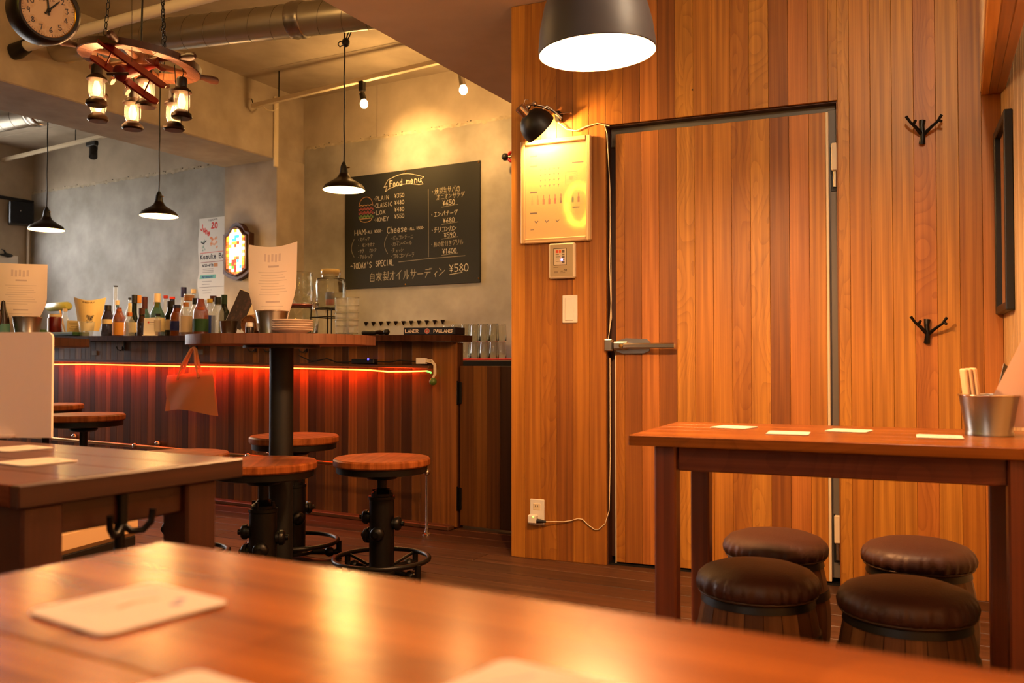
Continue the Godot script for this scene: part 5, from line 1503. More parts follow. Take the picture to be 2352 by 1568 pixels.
func chandelier() -> void:
	M.chimney = pane(Color(0.9, 0.95, 0.95), 0.02)
	M.bulb_lantern = glow(Color(1.0, 0.72, 0.36), 6.5)
	var c := thing("ship_wheel_chandelier", "ship's wheel chandelier hung on chains with six small lit oil lanterns", "chandelier", X(P(-3.0, 2.135, -2.452), 20, -1.5, -6))
	var R := 0.205
	var seg := 8
	for k in seg:
		# rim made of curved felloes
		var poly := PackedVector2Array()
		for i in 7:
			var a := TAU * (k + i / 6.0 * 0.985) / seg
			poly.append(Vector2(cos(a), sin(a)) * (R + 0.026))
		for i in 7:
			var a := TAU * (k + (6 - i) / 6.0 * 0.985) / seg
			poly.append(Vector2(cos(a), sin(a)) * (R - 0.026))
		put("rim", G.new().at(X(P(0, 0, 0), 0, 90)).prism(poly, -0.014, 0.014, 4.0), M.wheel, c)
	put("rim_band", G.new().lathe(V2([R + 0.0265, -0.012, R + 0.029, -0.012, R + 0.029, 0.013, R + 0.0265, 0.013]), 48), M.dark_wood, c)
	put("hub", G.new().lathe(V2([0.0, -0.022, 0.05, -0.022, 0.055, -0.016, 0.055, 0.016, 0.05, 0.022, 0.0, 0.022]), 28), M.wheel, c)
	for k in 6:
		var a := TAU * k / 6.0 + 0.35
		var d := P(cos(a), 0, sin(a))
		put("spoke", G.new().tube([d * 0.05, d * 0.10, d * 0.14, d * (R - 0.02)], [0.010, 0.013, 0.010, 0.011], 10), M.wheel, c)
		put("handle", G.new().tube([d * (R + 0.02), d * (R + 0.045), d * (R + 0.075), d * (R + 0.098), d * (R + 0.105)], [0.010, 0.012, 0.017, 0.015, 0.008], 10), M.dark_wood, c)
	# chains to the ceiling (alternate links)
	for q in [[-0.10, 0.10, -0.02, 0.6], [0.02, -0.14, 0.01, 0.6], [0.14, 0.06, -0.03, 0.6]]:
		var ch := node("chain", c)
		var a := P(q[0], 0.01, q[1])
		var b := P(q[2] + q[0] * 0.35 - 0.12, 1.20, q[1] * 0.35)
		var nlk := 44
		for i in nlk:
			var m := a.lerp(b, (i + 0.5) / nlk)
			var ax := (b - a).normalized()
			var x := ax.cross(P(0, 0, 1) if i % 2 == 0 else P(1, 0, 0)).normalized()
			var hl := 0.0165
			put("link", G.new().tube([m - ax * hl, m - ax * hl * 0.6 + x * 0.0065, m + ax * hl * 0.6 + x * 0.0065, m + ax * hl, m + ax * hl * 0.6 - x * 0.0065, m - ax * hl * 0.6 - x * 0.0065], 0.002, 4, true), M.iron, ch)
	put("cord", G.new().rod(P(0, 0, 0), P(-0.12, 1.19, 0.0), 0.004, 6), M.black, c)
	# lanterns hang plumb below the rim: places given in the room, brought into the wheel's own axes
	var inv := c.transform.affine_inverse()
	for q in [[-3.160, 1.955, -2.372, 0.22], [-3.240, 1.918, -2.440, 0.26], [-3.033, 1.858, -2.443, 0.28], [-2.982, 1.948, -2.466, 0.23], [-2.905, 1.862, -2.540, 0.27], [-2.856, 1.903, -2.534, 0.24]]:
		var hold := node("lantern_mount", c, inv * X(P(q[0], q[1], q[2])))
		hold.name = "lantern"
		lantern_into(hold, q[3])
	# red toy biplane
	var pl := thing("model_biplane", "red model biplane hanging tilted in front of the ship's wheel", "model plane", X(P(-2.873, 2.030, -2.296), 10, 25, -40))
	var rd := mat(Color(0.42, 0.035, 0.02), 0.35)
	for q in [[0.035, 0.0], [-0.035, 0.012]]:
		var wing := PackedVector2Array()
		for i in 9:
			var a := PI * i / 8 - PI / 2
			wing.append(Vector2(0.135 + cos(a) * 0.02, sin(a) * 0.022))
		for i in 9:
			var a := PI * i / 8 + PI / 2
			wing.append(Vector2(-0.135 + cos(a) * 0.02, sin(a) * 0.022))
		put("wing", G.new().at(X(P(0, q[0], q[1]), 0, 90)).prism(wing, -0.004, 0.004), rd, pl)
	put("fuselage", G.new().at(X(P(0, 0, 0), 0, 90)).lathe(V2([0.0, -0.17, 0.006, -0.165, 0.016, -0.08, 0.026, 0.0, 0.028, 0.035, 0.02, 0.055, 0.0, 0.058]), 18), rd, pl)
	put("cowling", G.new().at(X(P(0, 0, 0.05), 0, 90)).lathe(V2([0.022, -0.02, 0.030, -0.018, 0.031, 0.004, 0.022, 0.012, 0.0, 0.012]), 18), rd, pl)
	put("propeller", G.new().at(X(P(0, 0, 0.066), 0, 0, 35)).box(P(0, 0, 0), P(0.10, 0.012, 0.004), 0.0015), M.dark_wood, pl)
	put("tail", G.new().box(P(0, 0.004, -0.16), P(0.08, 0.005, 0.03), 0.002), rd, pl)
	put("fin", G.new().box(P(0, 0.022, -0.162), P(0.004, 0.04, 0.03), 0.0015), rd, pl)
	for s in [-1.0, 1.0]:
		put("strut", G.new().rod(P(s * 0.09, -0.034, 0.01), P(s * 0.09, 0.034, 0.0), 0.003, 6), rd, pl)
		put("wheel", G.new().at(X(P(s * 0.035, -0.062, 0.03), 0, 0, 90)).lathe(V2([0.0, -0.006, 0.014, -0.006, 0.016, 0.0, 0.014, 0.006, 0.0, 0.006]), 14), M.ivory, pl)
		put("gear_strut", G.new().rod(P(s * 0.015, -0.02, 0.03), P(s * 0.035, -0.062, 0.03), 0.0025, 6), rd, pl)
	put("string", G.new().rod(P(0, 0.035, 0), pl.transform.affine_inverse() * P(-2.88, 3.3, -2.3), 0.001, 4), M.iron, pl)

func lantern_into(l: Node3D, hang: float) -> void:
	put("base", G.new().lathe(V2([0.0, 0.0, 0.036, 0.0, 0.042, 0.006, 0.040, 0.018, 0.029, 0.028, 0.024, 0.034, 0.0, 0.034]), 20), M.bronze, l)
	put("chimney", G.new().lathe(V2([0.024, 0.034, 0.032, 0.052, 0.032, 0.092, 0.027, 0.104]), 20), M.chimney, l)
	put("bulb", G.new().pos(P(0, 0.068, 0)).lathe(V2([0.0, -0.03, 0.009, -0.026, 0.0155, -0.01, 0.016, 0.004, 0.011, 0.022, 0.009, 0.032, 0.0, 0.033]), 14), M.bulb_lantern, l)
	put("collar", G.new().lathe(V2([0.0, 0.102, 0.029, 0.102, 0.040, 0.106, 0.038, 0.114, 0.025, 0.126, 0.02, 0.13, 0.0, 0.13]), 20), M.bronze, l)
	put("chimney_cap", G.new().lathe(V2([0.0, 0.128, 0.0215, 0.128, 0.0215, 0.16, 0.017, 0.168, 0.0, 0.17]), 18), M.black, l)
	for s in [-1.0, 1.0]:
		put("guard_wire", G.new().tube([P(s * 0.038, 0.012, 0), P(s * 0.040, 0.058, 0), P(s * 0.037, 0.108, 0)], 0.0016, 5), M.bronze, l)
	put("hook", G.new().tube([P(0, 0.168, 0), P(0.01, 0.185, 0), P(0.004, 0.2, 0), P(0.0, hang, 0)], 0.002, 5), M.iron, l)
	omni(P(0, 0.066, 0), WARM, 0.14, 0.014, l)

func clock() -> void:
	var c := thing("station_clock", "round dark metal station clock with an aged face hung near the ceiling", "clock", X(P(-2.785, 2.098, -1.885), 76, 8, 12))
	var r := 0.100
	put("case", G.new().at(X(P(0, 0, 0), 0, 90)).lathe(V2([0.0, -0.05, r * 0.9, -0.05, r + 0.006, -0.04, r + 0.008, 0.0, r + 0.004, 0.044, r - 0.004, 0.052, r - 0.012, 0.05, r - 0.014, 0.040, 0.0, 0.040]), 48), mat(Color(0.07, 0.035, 0.02), 0.35), c)
	put("bezel", G.new().at(X(P(0, 0, 0), 0, 90)).lathe(V2([r - 0.016, 0.041, r - 0.012, 0.047, r - 0.007, 0.050, r - 0.004, 0.046, r - 0.004, 0.041]), 48), M.brass, c)
	var im := paper(320, 320, Color(0.80, 0.68, 0.52))
	for k in 90:
		var a := rng.randf() * TAU
		dab(im, Vector2(160, 160) + Vector2(cos(a), sin(a)) * rng.randf_range(95, 158), rng.randf_range(8, 22), Color(0.62, 0.42, 0.24), 0.12)
	for k in 60:
		var a := TAU * k / 60
		var d := Vector2(sin(a), -cos(a))
		line(im, [Vector2(160, 160) + d * (146 if k % 5 else 138), Vector2(160, 160) + d * 152], 0.9 if k % 5 else 2.0, Color(0.2, 0.13, 0.08))
	for k in 12:
		var a := TAU * (k + 1) / 12
		var q := Vector2(160, 160) + Vector2(sin(a), -cos(a)) * 112
		var s := str(k + 1)
		write(im, s, q.x - 12 * s.length(), q.y - 15, 24 * s.length(), 30, 2.6, Color(0.16, 0.1, 0.06))
	write(im, "PARIS", 118, 92, 90, 14, 1.6, Color(0.4, 0.28, 0.18))
	var dial := PackedVector2Array()
	for k in 40:
		dial.append(Vector2(cos(TAU * k / 40), sin(TAU * k / 40)) * (r - 0.013))
	var face := G.new()
	var c0 := face.pt(P(0, 0, 0.0415), P(0, 0, 1), Vector2(0.5, 0.5))
	for p in dial:
		face.pt(P(p.x, p.y, 0.0415), P(0, 0, 1), Vector2(0.5 + p.x / (r - 0.013) * 0.5, 0.5 - p.y / (r - 0.013) * 0.5))
	for k in 40:
		face.tri(c0, c0 + 1 + k, c0 + 1 + (k + 1) % 40)
	put("dial", face, printed(im, 0.55), c)
	for q in [[52.0, 0.050, 0.0038], [3.0, 0.074, 0.0028]]:
		var d := P(sin(deg_to_rad(q[0])), cos(deg_to_rad(q[0])), 0)
		put("hand", G.new().tube([d * -0.016 + P(0, 0, 0.045), d * q[1] * 0.75 + P(0, 0, 0.045), d * q[1] + P(0, 0, 0.045)], [q[2], q[2] * 0.8, 0.001], 6), M.black, c)
	put("boss", G.new().ball(P(0, 0, 0.046), 0.007, 10), M.black, c)
	put("hanger", G.new().rod(P(0, r, 0), c.transform.affine_inverse() * P(-2.80, 3.32, -1.9), 0.008, 8), M.black, c)

func stool(called: String, label: String, p: Vector3, sy: float, r: float, yaw: float) -> void:
	var o := thing(called, label, "stool", X(p, yaw), "iron hydrant bar stools")
	put("seat", G.new().pos(P(0, sy, 0)).lathe(V2([0.0, -0.032, r - 0.006, -0.032, r, -0.026, r, -0.006, r - 0.006, 0.0]), 48), M.seat, o)
	# top face with straight grain
	var n := 5
	for k in n:
		var z0 := -r + 0.006 + (2 * r - 0.012) * k / n
		var z1 := -r + 0.006 + (2 * r - 0.012) * (k + 1) / n
		var poly := PackedVector2Array()
		var rr := r - 0.006
		for i in 9:
			var z := clampf(lerpf(z0, z1, i / 8.0), -rr, rr)
			poly.append(Vector2(sqrt(maxf(rr * rr - z * z, 0.0)), -z))
		for i in 9:
			var z := clampf(lerpf(z1, z0, i / 8.0), -rr, rr)
			poly.append(Vector2(-sqrt(maxf(rr * rr - z * z, 0.0)), -z))
		put("seat_board", G.new().at(X(P(0, sy, 0), 90 * 0, -90)).prism(poly, -0.02, 0.0008), M.seat_boards[k % 3], o)
	put("seat_band", G.new().pos(P(0, sy, 0)).lathe(V2([0.0, -0.062, r - 0.02, -0.062, r - 0.012, -0.058, r - 0.012, -0.032, 0.0, -0.032]), 40), M.iron, o)
	put("top_flange", G.new().pos(P(0, sy - 0.085, 0)).lathe(V2([0.0, -0.006, 0.02, -0.008, 0.06, -0.004, 0.07, 0.004, 0.068, 0.012, 0.03, 0.023, 0.0, 0.023]), 24), M.iron, o)
	put("screw", G.new().rod(P(0, 0.3, 0), P(0, sy - 0.08, 0), 0.020, 14), M.iron, o)
	put("collar", G.new().lathe(V2([0.0, 0.345, 0.048, 0.345, 0.048, 0.362, 0.03, 0.375, 0.022, 0.385, 0.0, 0.385]), 8), M.iron, o)
	for k in 4:
		var a := TAU * k / 4 + 0.4
		put("collar_bolt", G.new().rod(P(cos(a) * 0.042, 0.35, sin(a) * 0.042), P(cos(a) * 0.042, 0.378, sin(a) * 0.042), 0.008, 6), M.iron, o)
	put("body", G.new().lathe(V2([0.0, 0.045, 0.055, 0.045, 0.053, 0.06, 0.053, 0.335, 0.057, 0.338, 0.057, 0.35, 0.0, 0.35]), 16), M.iron, o)
	for q in [[0.0, 0.235, 0.03], [180.0, 0.26, 0.03], [195.0, 0.18, 0.034], [90.0, 0.2, 0.03]]:
		var a := deg_to_rad(q[0])
		var x := Transform3D(Basis(Vector3.UP, -a) * Basis(Vector3.FORWARD, PI / 2), P(cos(a) * 0.048, q[1], sin(a) * 0.048))
		put("hydrant_cap", G.new().at(x).lathe(V2([0.0, 0.0, q[2] * 0.82, 0.0, q[2] * 0.82, 0.012, q[2], 0.014, q[2], 0.026, q[2] * 0.8, 0.034, q[2] * 0.35, 0.038, 0.011, 0.038, 0.011, 0.048, 0.0, 0.048]), 14), M.iron, o)
	put("base_flange", G.new().lathe(V2([0.0, 0.03, 0.09, 0.03, 0.092, 0.036, 0.09, 0.044, 0.06, 0.048, 0.0, 0.048]), 28), M.iron, o)
	for k in 6:
		var a := TAU * k / 6
		put("bolt", G.new().rod(P(cos(a) * 0.075, 0.044, sin(a) * 0.075), P(cos(a) * 0.075, 0.056, sin(a) * 0.075), 0.008, 6), M.iron, o)
	put("foot_ring", G.new().tube(circle(0.2, 0.085, 48), 0.0105, 10, true), M.iron, o)
	for k in 4:
		var a := TAU * k / 4 + 0.5
		var d := P(cos(a), 0, sin(a))
		put("spoke", G.new().rod(d * 0.08 + P(0, 0.05, 0), d * 0.195 + P(0, 0.078, 0), 0.007, 8), M.iron, o)
		var ft := node("foot", o)
		put("arm", G.new().rod(d * 0.06 + P(0, 0.036, 0), d * 0.205 + P(0, 0.034, 0), 0.014, 10), M.iron, ft)
		put("elbow", G.new().ball(d * 0.165 + P(0, 0.034, 0), 0.024, 12), M.iron, ft)
		put("leg", G.new().rod(d * 0.208, d * 0.208 + P(0, 0.085, 0), 0.013, 10), M.iron, ft)

func stools() -> void:
	M.seat_boards = []
	for c in [Color(0.62, 0.35, 0.16), Color(0.67, 0.39, 0.18), Color(0.57, 0.32, 0.15)]:
		M.seat_boards.append(wooden(c, T.knotty, 0.33, 2.2, 0.8, 0.3))
	stool("bar_stool", "iron stool nearest the bar gate, wholly in view", P(-2.262, 0, -3.090), 0.512, 0.205, 20)
	stool("bar_stool", "iron stool in front of the high table post, beside the left table corner", P(-2.480, 0, -2.615), 0.533, 0.205, 35)
	stool("bar_stool", "iron stool behind the high table post, close to the bar", P(-2.845, 0, -3.200), 0.575, 0.205, 60)
	stool("bar_stool", "iron stool in the middle of the gap behind the left table and white board", P(-4.206, 0, -3.10), 0.642, 0.205, 10)
	stool("bar_stool", "iron stool farthest away, almost hidden by the white board", P(-4.90, 0, -3.36), 0.668, 0.205, 50)
	stool("bar_stool", "iron stool with only its seat edge showing behind the left table's far corner", P(-3.115, 0, -2.775), 0.519, 0.205, 0)

func high_table(label: String, p: Vector3, r: float, top: float, wood: Material) -> void:
	var o := thing("high_table", label, "table", X(p), "round standing tables")
	var poly := PackedVector2Array()
	for k in 48:
		var a := TAU * k / 48
		poly.append(Vector2(cos(a), sin(a)) * r * (1.0 + 0.012 * sin(a * 5.0 + p.x) + 0.008 * sin(a * 11.0)))
	put("table_top", G.new().at(X(P(0, top, 0), 0, -90)).prism(poly, -0.040, 0.0, 1.0, true), wood, o)
	put("top_flange", G.new().lathe(V2([0.0, top - 0.052, 0.16, top - 0.052, 0.16, top - 0.0402, 0.0, top - 0.0402]), 32), M.black, o)
	put("post", G.new().rod(P(0, 0.02, 0), P(0, top - 0.05, 0), 0.05, 24), M.post, o)
	put("foot_plate", G.new().lathe(V2([0.0, 0.0, 0.11, 0.0, 0.11, 0.010, 0.055, 0.02, 0.0, 0.02]), 40), M.black, o)

func menu_image() -> Image:
	var im := paper(200, 300, Color(0.90, 0.84, 0.78))
	var g := Color(0.74, 0.67, 0.64)
	for k in 5:
		rect(im, 62 + k * 15, 26 + k % 2 * 2, 9, 28, Color(0.80, 0.73, 0.70))
	rect(im, 80, 68, 44, 7, g)
	for k in 9:
		rect(im, 40 + (k * 13) % 17, 92 + k * 10, 120 - (k * 29) % 40, 3, Color(0.81, 0.75, 0.70))
	rect(im, 70, 196, 66, 6, g)
	for k in 6:
		rect(im, 46 + (k * 11) % 13, 214 + k * 11, 112 - (k * 23) % 36, 3, Color(0.81, 0.75, 0.70))
	return im

func bucket(label: String, p: Vector3, s := 1.0) -> void:
	var o := thing("metal_bucket", label, "bucket", X(p), "galvanised menu buckets")
	put("body", G.new().lathe(V2([0.0, 0.003, 0.048 * s, 0.003, 0.049 * s, 0.0, 0.052 * s, 0.0, 0.052 * s, 0.006, 0.050 * s, 0.010, 0.064 * s, 0.094 * s, 0.062 * s, 0.094 * s, 0.047 * s, 0.006, 0.0, 0.006]), 36), M.zinc, o)
	put("rim", G.new().tube(circle(0.064 * s, 0.094 * s, 32), 0.0022, 6, true), M.chrome, o)

func high_tables() -> void:
	high_table("round live-edge high table on a black post in front of the bar", P(-2.648, 0, -2.896), 0.392, 1.03, M.live)
	high_table("second round high table beyond the white board at the far left", P(-4.33, 0, -2.70), 0.42, 1.035, M.live_shaded)
	var mi := printed(menu_image(), 0.75)
	bucket("metal bucket holding a tall menu on the high table before the bar", P(-2.615, 1.031, -2.80), 1.04)
	var f1 := func(u: float, w: float) -> Vector3:
		var x := lerpf(-0.098, 0.098, u) * lerpf(1.0, 0.60, smoothstep(0.45, 1.0, w))
		return P(x + 0.004 - 0.006 * w, lerpf(0.385 + 0.022 * u - 0.02 * sin(PI * u), 0.02, w), -0.045 * pow(absf(u - 0.45) * 2.0, 2.0) * (0.4 + 0.6 * w) - 0.03 + 0.03 * w)
	var m1 := thing("menu", "tall curved paper menu standing in the bucket on the high table", "menu", X(P(-2.615, 1.031, -2.80), 42, -3))
	put("sheet", G.new().sheet(14, 10, f1, 0.0008), mi, m1)
	var f2 := func(u: float, w: float) -> Vector3:
		return P(lerpf(-0.11, 0.11, u) * lerpf(1.0, 0.5, smoothstep(0.5, 1.0, w)), lerpf(0.36 - 0.006 * sin(PI * u), 0.02, w), -0.03 * pow(absf(u - 0.5) * 2.0, 2.0) - 0.02)
	bucket("metal bucket with a menu on the high table at the far left", P(-3.99, 1.036, -2.636))
	var m2 := thing("menu", "curved paper menu standing in the far left bucket", "menu", X(P(-4.03, 1.036, -2.62), 48, -4))
	put("sheet", G.new().sheet(12, 10, f2, 0.0008), mi, m2)
	# plates
	for k in 5:
		var pl := thing("side_plate", "small pinkish white plate, %s of the stack beside the bucket" % ["lowest", "second from the bottom", "middle", "fourth from the bottom", "topmost"][k], "plate", X(P(-2.44, 1.031 + k * 0.0095, -2.73)), "stacked side plates on the high table")
		put("plate", G.new().lathe(V2([0.0, 0.002, 0.045, 0.002, 0.047, 0.0, 0.052, 0.0, 0.06, 0.008, 0.080, 0.0135, 0.082, 0.016, 0.080, 0.018, 0.056, 0.0095, 0.0, 0.007]), 40), mat(Color(0.88, 0.80, 0.74), 0.25), pl)
	var sh := thing("salt_shaker", "small dark shaker with a white cap left of the bucket on the high table", "shaker", X(P(-2.695, 1.031, -2.756)))
	put("body", G.new().lathe(V2([0.0, 0.0, 0.016, 0.0, 0.017, 0.004, 0.017, 0.03, 0.015, 0.034, 0.0, 0.034]), 16), mat(Color(0.16, 0.11, 0.10), 0.3), sh)
	put("cap", G.new().lathe(V2([0.0155, 0.033, 0.017, 0.034, 0.017, 0.048, 0.014, 0.052, 0.0, 0.053]), 16), M.white, sh)
	put("foot", G.new().lathe(V2([0.0, 0.0, 0.019, 0.0, 0.019, 0.005, 0.0, 0.006]), 16), M.glass, sh)
	var ca := thing("coaster", "small pale coaster lying at the left side of the near high table", "coaster", X(P(-2.79, 1.031, -2.79), 35))
	put("card", G.new().box(P(0, 0.002, 0), P(0.095, 0.003, 0.095), 0.001), M.white, ca)
	# ornaments on the far left table
	var wh := thing("wheel_ornament", "brown spoked wheel ornament at the far left beside the menu bucket", "ornament", X(P(-4.075, 1.036, -2.47), 40))
	put("rim", G.new().at(X(P(0, 0.085, 0), 0, 90)).tube(circle(0.078, 0, 32), 0.008, 8, true), M.dark_wood, wh)
	for k in 8:
		var a := TAU * k / 8
		put("spoke", G.new().rod(P(0, 0.085, 0), P(cos(a) * 0.076, 0.085 + sin(a) * 0.076, 0), 0.0045, 6), M.dark_wood, wh)
	put("hub", G.new().at(X(P(0, 0.085, 0), 0, 90)).lathe(V2([0.0, -0.016, 0.014, -0.014, 0.016, 0.0, 0.014, 0.014, 0.0, 0.016]), 14), M.brass, wh)
	put("axle_stand", G.new().box(P(0, 0.03, -0.03), P(0.03, 0.06, 0.03), 0.003), M.dark_wood, wh)
	var bo := thing("sauce_bottle", "small dark pointed sauce bottle behind the wheel ornament", "bottle", X(P(-4.03, 1.036, -2.545)))
	put("body", G.new().lathe(V2([0.0, 0.0, 0.026, 0.0, 0.028, 0.05, 0.024, 0.09, 0.012, 0.13, 0.008, 0.165, 0.0, 0.17]), 16), mat(Color(0.14, 0.07, 0.03), 0.3), bo)
	put("label", G.new().lathe(V2([0.0285, 0.02, 0.029, 0.02, 0.0285, 0.06, 0.028, 0.06]), 16), mat(Color(0.3, 0.5, 0.45), 0.6), bo)

func coaster_mat(k: int) -> Material:
	var im := paper(128, 128, Color(0.90, 0.83, 0.77))
	var a := Color(0.78, 0.66, 0.62)
	for i in 5:
		rect(im, 22 + i * 3, 22 + i * 10, 52 - (i * 17) % 20, 2, a)
	line(im, [Vector2(54, 60), Vector2(74, 54), Vector2(92, 62)], 2.2, Color(0.80, 0.58, 0.42), 0.8)
	dab(im, Vector2(92, 92), 6, Color(0.45, 0.40, 0.55), 0.7)
	dab(im, Vector2(104, 82), 5, Color(0.45, 0.40, 0.55), 0.7)
	line(im, [Vector2(78, 24), Vector2(108, 40)], 1.4, Color(0.70, 0.60, 0.66), 0.8)
	return printed(im, 0.85)

func coaster(label: String, p: Vector3, yaw: float, m: Material, group: String) -> void:
	var o := thing("coaster", label, "coaster", X(p, yaw), group)
	var poly := PackedVector2Array()
	for q in [[1, 1], [-1, 1], [-1, -1], [1, -1]]:
		for i in 6:
			var a := atan2(q[1], q[0]) + lerpf(-PI / 4, PI / 4, i / 5.0)
			poly.append(Vector2(q[0] * 0.038 + cos(a) * 0.0095, q[1] * 0.038 + sin(a) * 0.0095))
	put("card", G.new().at(X(P(0, 0, 0), 0, -90)).prism(poly, 0.0003, 0.0016), M.white, o)
	var pr := G.new()
	var c0 := pr.pt(P(0, 0.0018, 0), P(0, 1, 0), Vector2(0.5, 0.5))
	for p2 in poly:
		pr.pt(P(p2.x * 0.995, 0.0018, -p2.y * 0.995), P(0, 1, 0), Vector2(0.5 + p2.x / 0.095, 0.5 - p2.y / 0.095))
	for i in poly.size():
		pr.tri(c0, c0 + 1 + i, c0 + 1 + (i + 1) % poly.size())
	put("print", pr, m, o)

# boards side by side along x, top face at height y
func table_top(o: Node3D, x0: float, x1: float, z0: float, z1: float, y: float, th: float, n: int, tints: Array) -> void:
	for k in n:
		var a := lerpf(z0, z1, float(k) / n)
		var b := lerpf(z0, z1, float(k + 1) / n)
		put("top_board", G.new().box(P((x0 + x1) / 2, y - th / 2, (a + b) / 2), P(x1 - x0, th, b - a - 0.0002), 0.0016, 0, Vector2(rng.randf(), rng.randf() * 1.5)), tints[k % tints.size()], o)

func front_tables() -> void:
	var cm := coaster_mat(0)
	var tints := []
	for c in [Color(0.68, 0.37, 0.10), Color(0.683, 0.372, 0.101)]:
		tints.append(wooden(c, T.knotty, 0.22, 1.1, 0.55, 0.1))
	# near table, under the camera
	var a := thing("dining_table", "near glossy reddish brown wooden table filling the bottom of the view", "table", X(P(-0.688, 0, -0.592), -2.4))
	table_top(a, 0.0, 0.98, 0.0, 0.72, 0.75, 0.03, 3, tints)
	for q in [[0.06, 0.06], [0.92, 0.06], [0.06, 0.66], [0.92, 0.66]]:
		put("leg", G.new().box(P(q[0], 0.36, q[1]), P(0.06, 0.72, 0.06), 0.004, 1, uo()), M.leg, a)
	for z in [0.06, 0.66]:
		put("apron", G.new().box(P(0.49, 0.675, z), P(0.80, 0.075, 0.022), 0.003, 0, uo()), M.leg, a)
	coaster("large looking square coaster on the near table at the left", P(-0.519, 0.7505, -0.420), 83, cm, "square beer coasters")
	coaster("coaster at the bottom edge on the near table, middle left", P(-0.341, 0.7505, -0.300), 83, cm, "square beer coasters")
	coaster("coaster on the near table cut off at the bottom centre", P(-0.200, 0.7505, -0.394), 83, cm, "square beer coasters")
	# left table
	var red := []
	for c in [Color(0.42, 0.21, 0.135), Color(0.425, 0.213, 0.137)]:
		red.append(wooden(c, T.knotty, 0.25, 1.6, 0.7, 0.1))
	var b := thing("dining_table", "left dark reddish wooden table with a black coat hook under its end", "table", X(P(-1.152, 0, -1.165), -1.8))
	# its right end is at x = 0, its far edge at z = 0
	table_top(b, -0.95, -0.0205, 0.0, 0.405, 0.75, 0.032, 4, red)
	put("end_board", G.new().box(P(-0.01, 0.734, 0.2025), P(0.02, 0.032, 0.405), 0.002, 2, uo()), M.leg_shaded, b)
	put("leg", G.new().box(P(-0.037, 0.36, 0.365), P(0.062, 0.718, 0.062), 0.004, 1, uo()), M.leg_shaded, b)
	put("leg", G.new().box(P(-0.037, 0.36, 0.085), P(0.062, 0.718, 0.062), 0.004, 1, uo()), M.leg_shaded, b)
	put("leg", G.new().box(P(-0.89, 0.36, 0.355), P(0.062, 0.718, 0.062), 0.004, 1, uo()), M.leg_shaded, b)
	put("leg", G.new().box(P(-0.89, 0.36, 0.06), P(0.062, 0.718, 0.062), 0.004, 1, uo()), M.leg_shaded, b)
	put("apron", G.new().box(P(-0.030, 0.694, 0.225), P(0.022, 0.047, 0.22), 0.003, 2, uo()), M.leg_shaded, b)
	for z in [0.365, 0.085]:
		put("apron", G.new().box(P(-0.465, 0.694, z), P(0.80, 0.047, 0.022), 0.003, 0, uo()), M.leg_shaded, b)
	var hk := node("coat_hook", b)
	put("back_plate", G.new().box(P(-0.014, 0.690, 0.232), P(0.010, 0.056, 0.014), 0.002), M.iron, hk)
	for s in [-1.0, 1.0]:
		put("prong", G.new().tube([P(-0.014, 0.670, 0.232), P(-0.010, 0.658, 0.232 + s * 0.012), P(0.000, 0.658, 0.232 + s * 0.026), P(0.006, 0.670, 0.232 + s * 0.036), P(0.008, 0.690, 0.232 + s * 0.038)], 0.0052, 8), M.iron, hk)
	put("brace", G.new().rod(P(-0.03, 0.0, 0.225), P(-0.03, 0.67, 0.225), 0.008, 10), M.iron, b)
	coaster("farther of the two coasters on the left table", P(-1.66, 0.7505, -1.08), 85, cm, "square beer coasters")
	coaster("nearer of the two coasters on the left table", P(-1.41, 0.7505, -0.952), 85, cm, "square beer coasters")
	var wb := thing("menu_board", "blank pinkish white board with rounded corners standing at the far edge of the left table", "board", X(P(-1.985, 0.75, -1.205), 28))
	var poly := PackedVector2Array([Vector2(-0.2, 0.0), Vector2(0.16, 0.0)])
	for i in 6:
		var t := i / 5.0 * PI / 2
		poly.append(Vector2(0.16 - 0.012 + cos(t) * 0.012, 0.236 - 0.012 + sin(t) * 0.012))
	for i in 6:
		var t := PI / 2 + i / 5.0 * PI / 2
		poly.append(Vector2(-0.2 + 0.012 + cos(t) * 0.012, 0.236 - 0.012 + sin(t) * 0.012))
	put("panel", G.new().prism(poly, -0.004, 0.004), mat(Color(0.95, 0.84, 0.77), 0.5), wb)
	put("foot", G.new().box(P(-0.02, 0.004, 0.0), P(0.2, 0.008, 0.05), 0.002), mat(Color(0.95, 0.84, 0.77), 0.5), wb)
	# bench seat low at the left
	var be := thing("bench", "cream cushioned bench end on a black frame below the left table", "bench", X(P(-2.30, 0, -1.71), 12))
	put("cushion", G.new().box(P(-0.35, 0.425, 0.0), P(0.8, 0.072, 0.34), 0.015, 0), mat(Color(0.80, 0.66, 0.48), 0.8), be)
	put("seat_frame", G.new().box(P(-0.35, 0.374, 0.0), P(0.78, 0.03, 0.32), 0.003, 0), M.black, be)
	for q in [[-0.70, -0.14], [0.0, -0.14], [-0.70, 0.14], [0.0, 0.14]]:
		put("leg", G.new().box(P(q[0], 0.18, q[1]), P(0.03, 0.36, 0.03), 0.003), M.black, be)
	# right table along the plank wall
	var rt := []
	for c in [Color(0.58, 0.33, 0.12), Color(0.60, 0.35, 0.13), Color(0.55, 0.31, 0.11)]:
		rt.append(wooden(c, T.knotty, 0.24, 1.6, 0.7, 0.1))
	var r := thing("dining_table", "right wooden table along the plank wall with four coasters", "table", X(P(-0.727, 0, -1.950), AW))
	# left end at x = 0, front edge at z = 0, the wall side at negative z
	table_top(r, 0.0, 0.93, -0.508, 0.0, 0.75, 0.024, 5, rt)
	for q in [[0.078, -0.055], [0.80, -0.055], [0.078, -0.45], [0.80, -0.45]]:
		put("leg", G.new().box(P(q[0], 0.363, q[1]), P(0.05, 0.726, 0.05), 0.004, 1, uo()), M.leg, r)
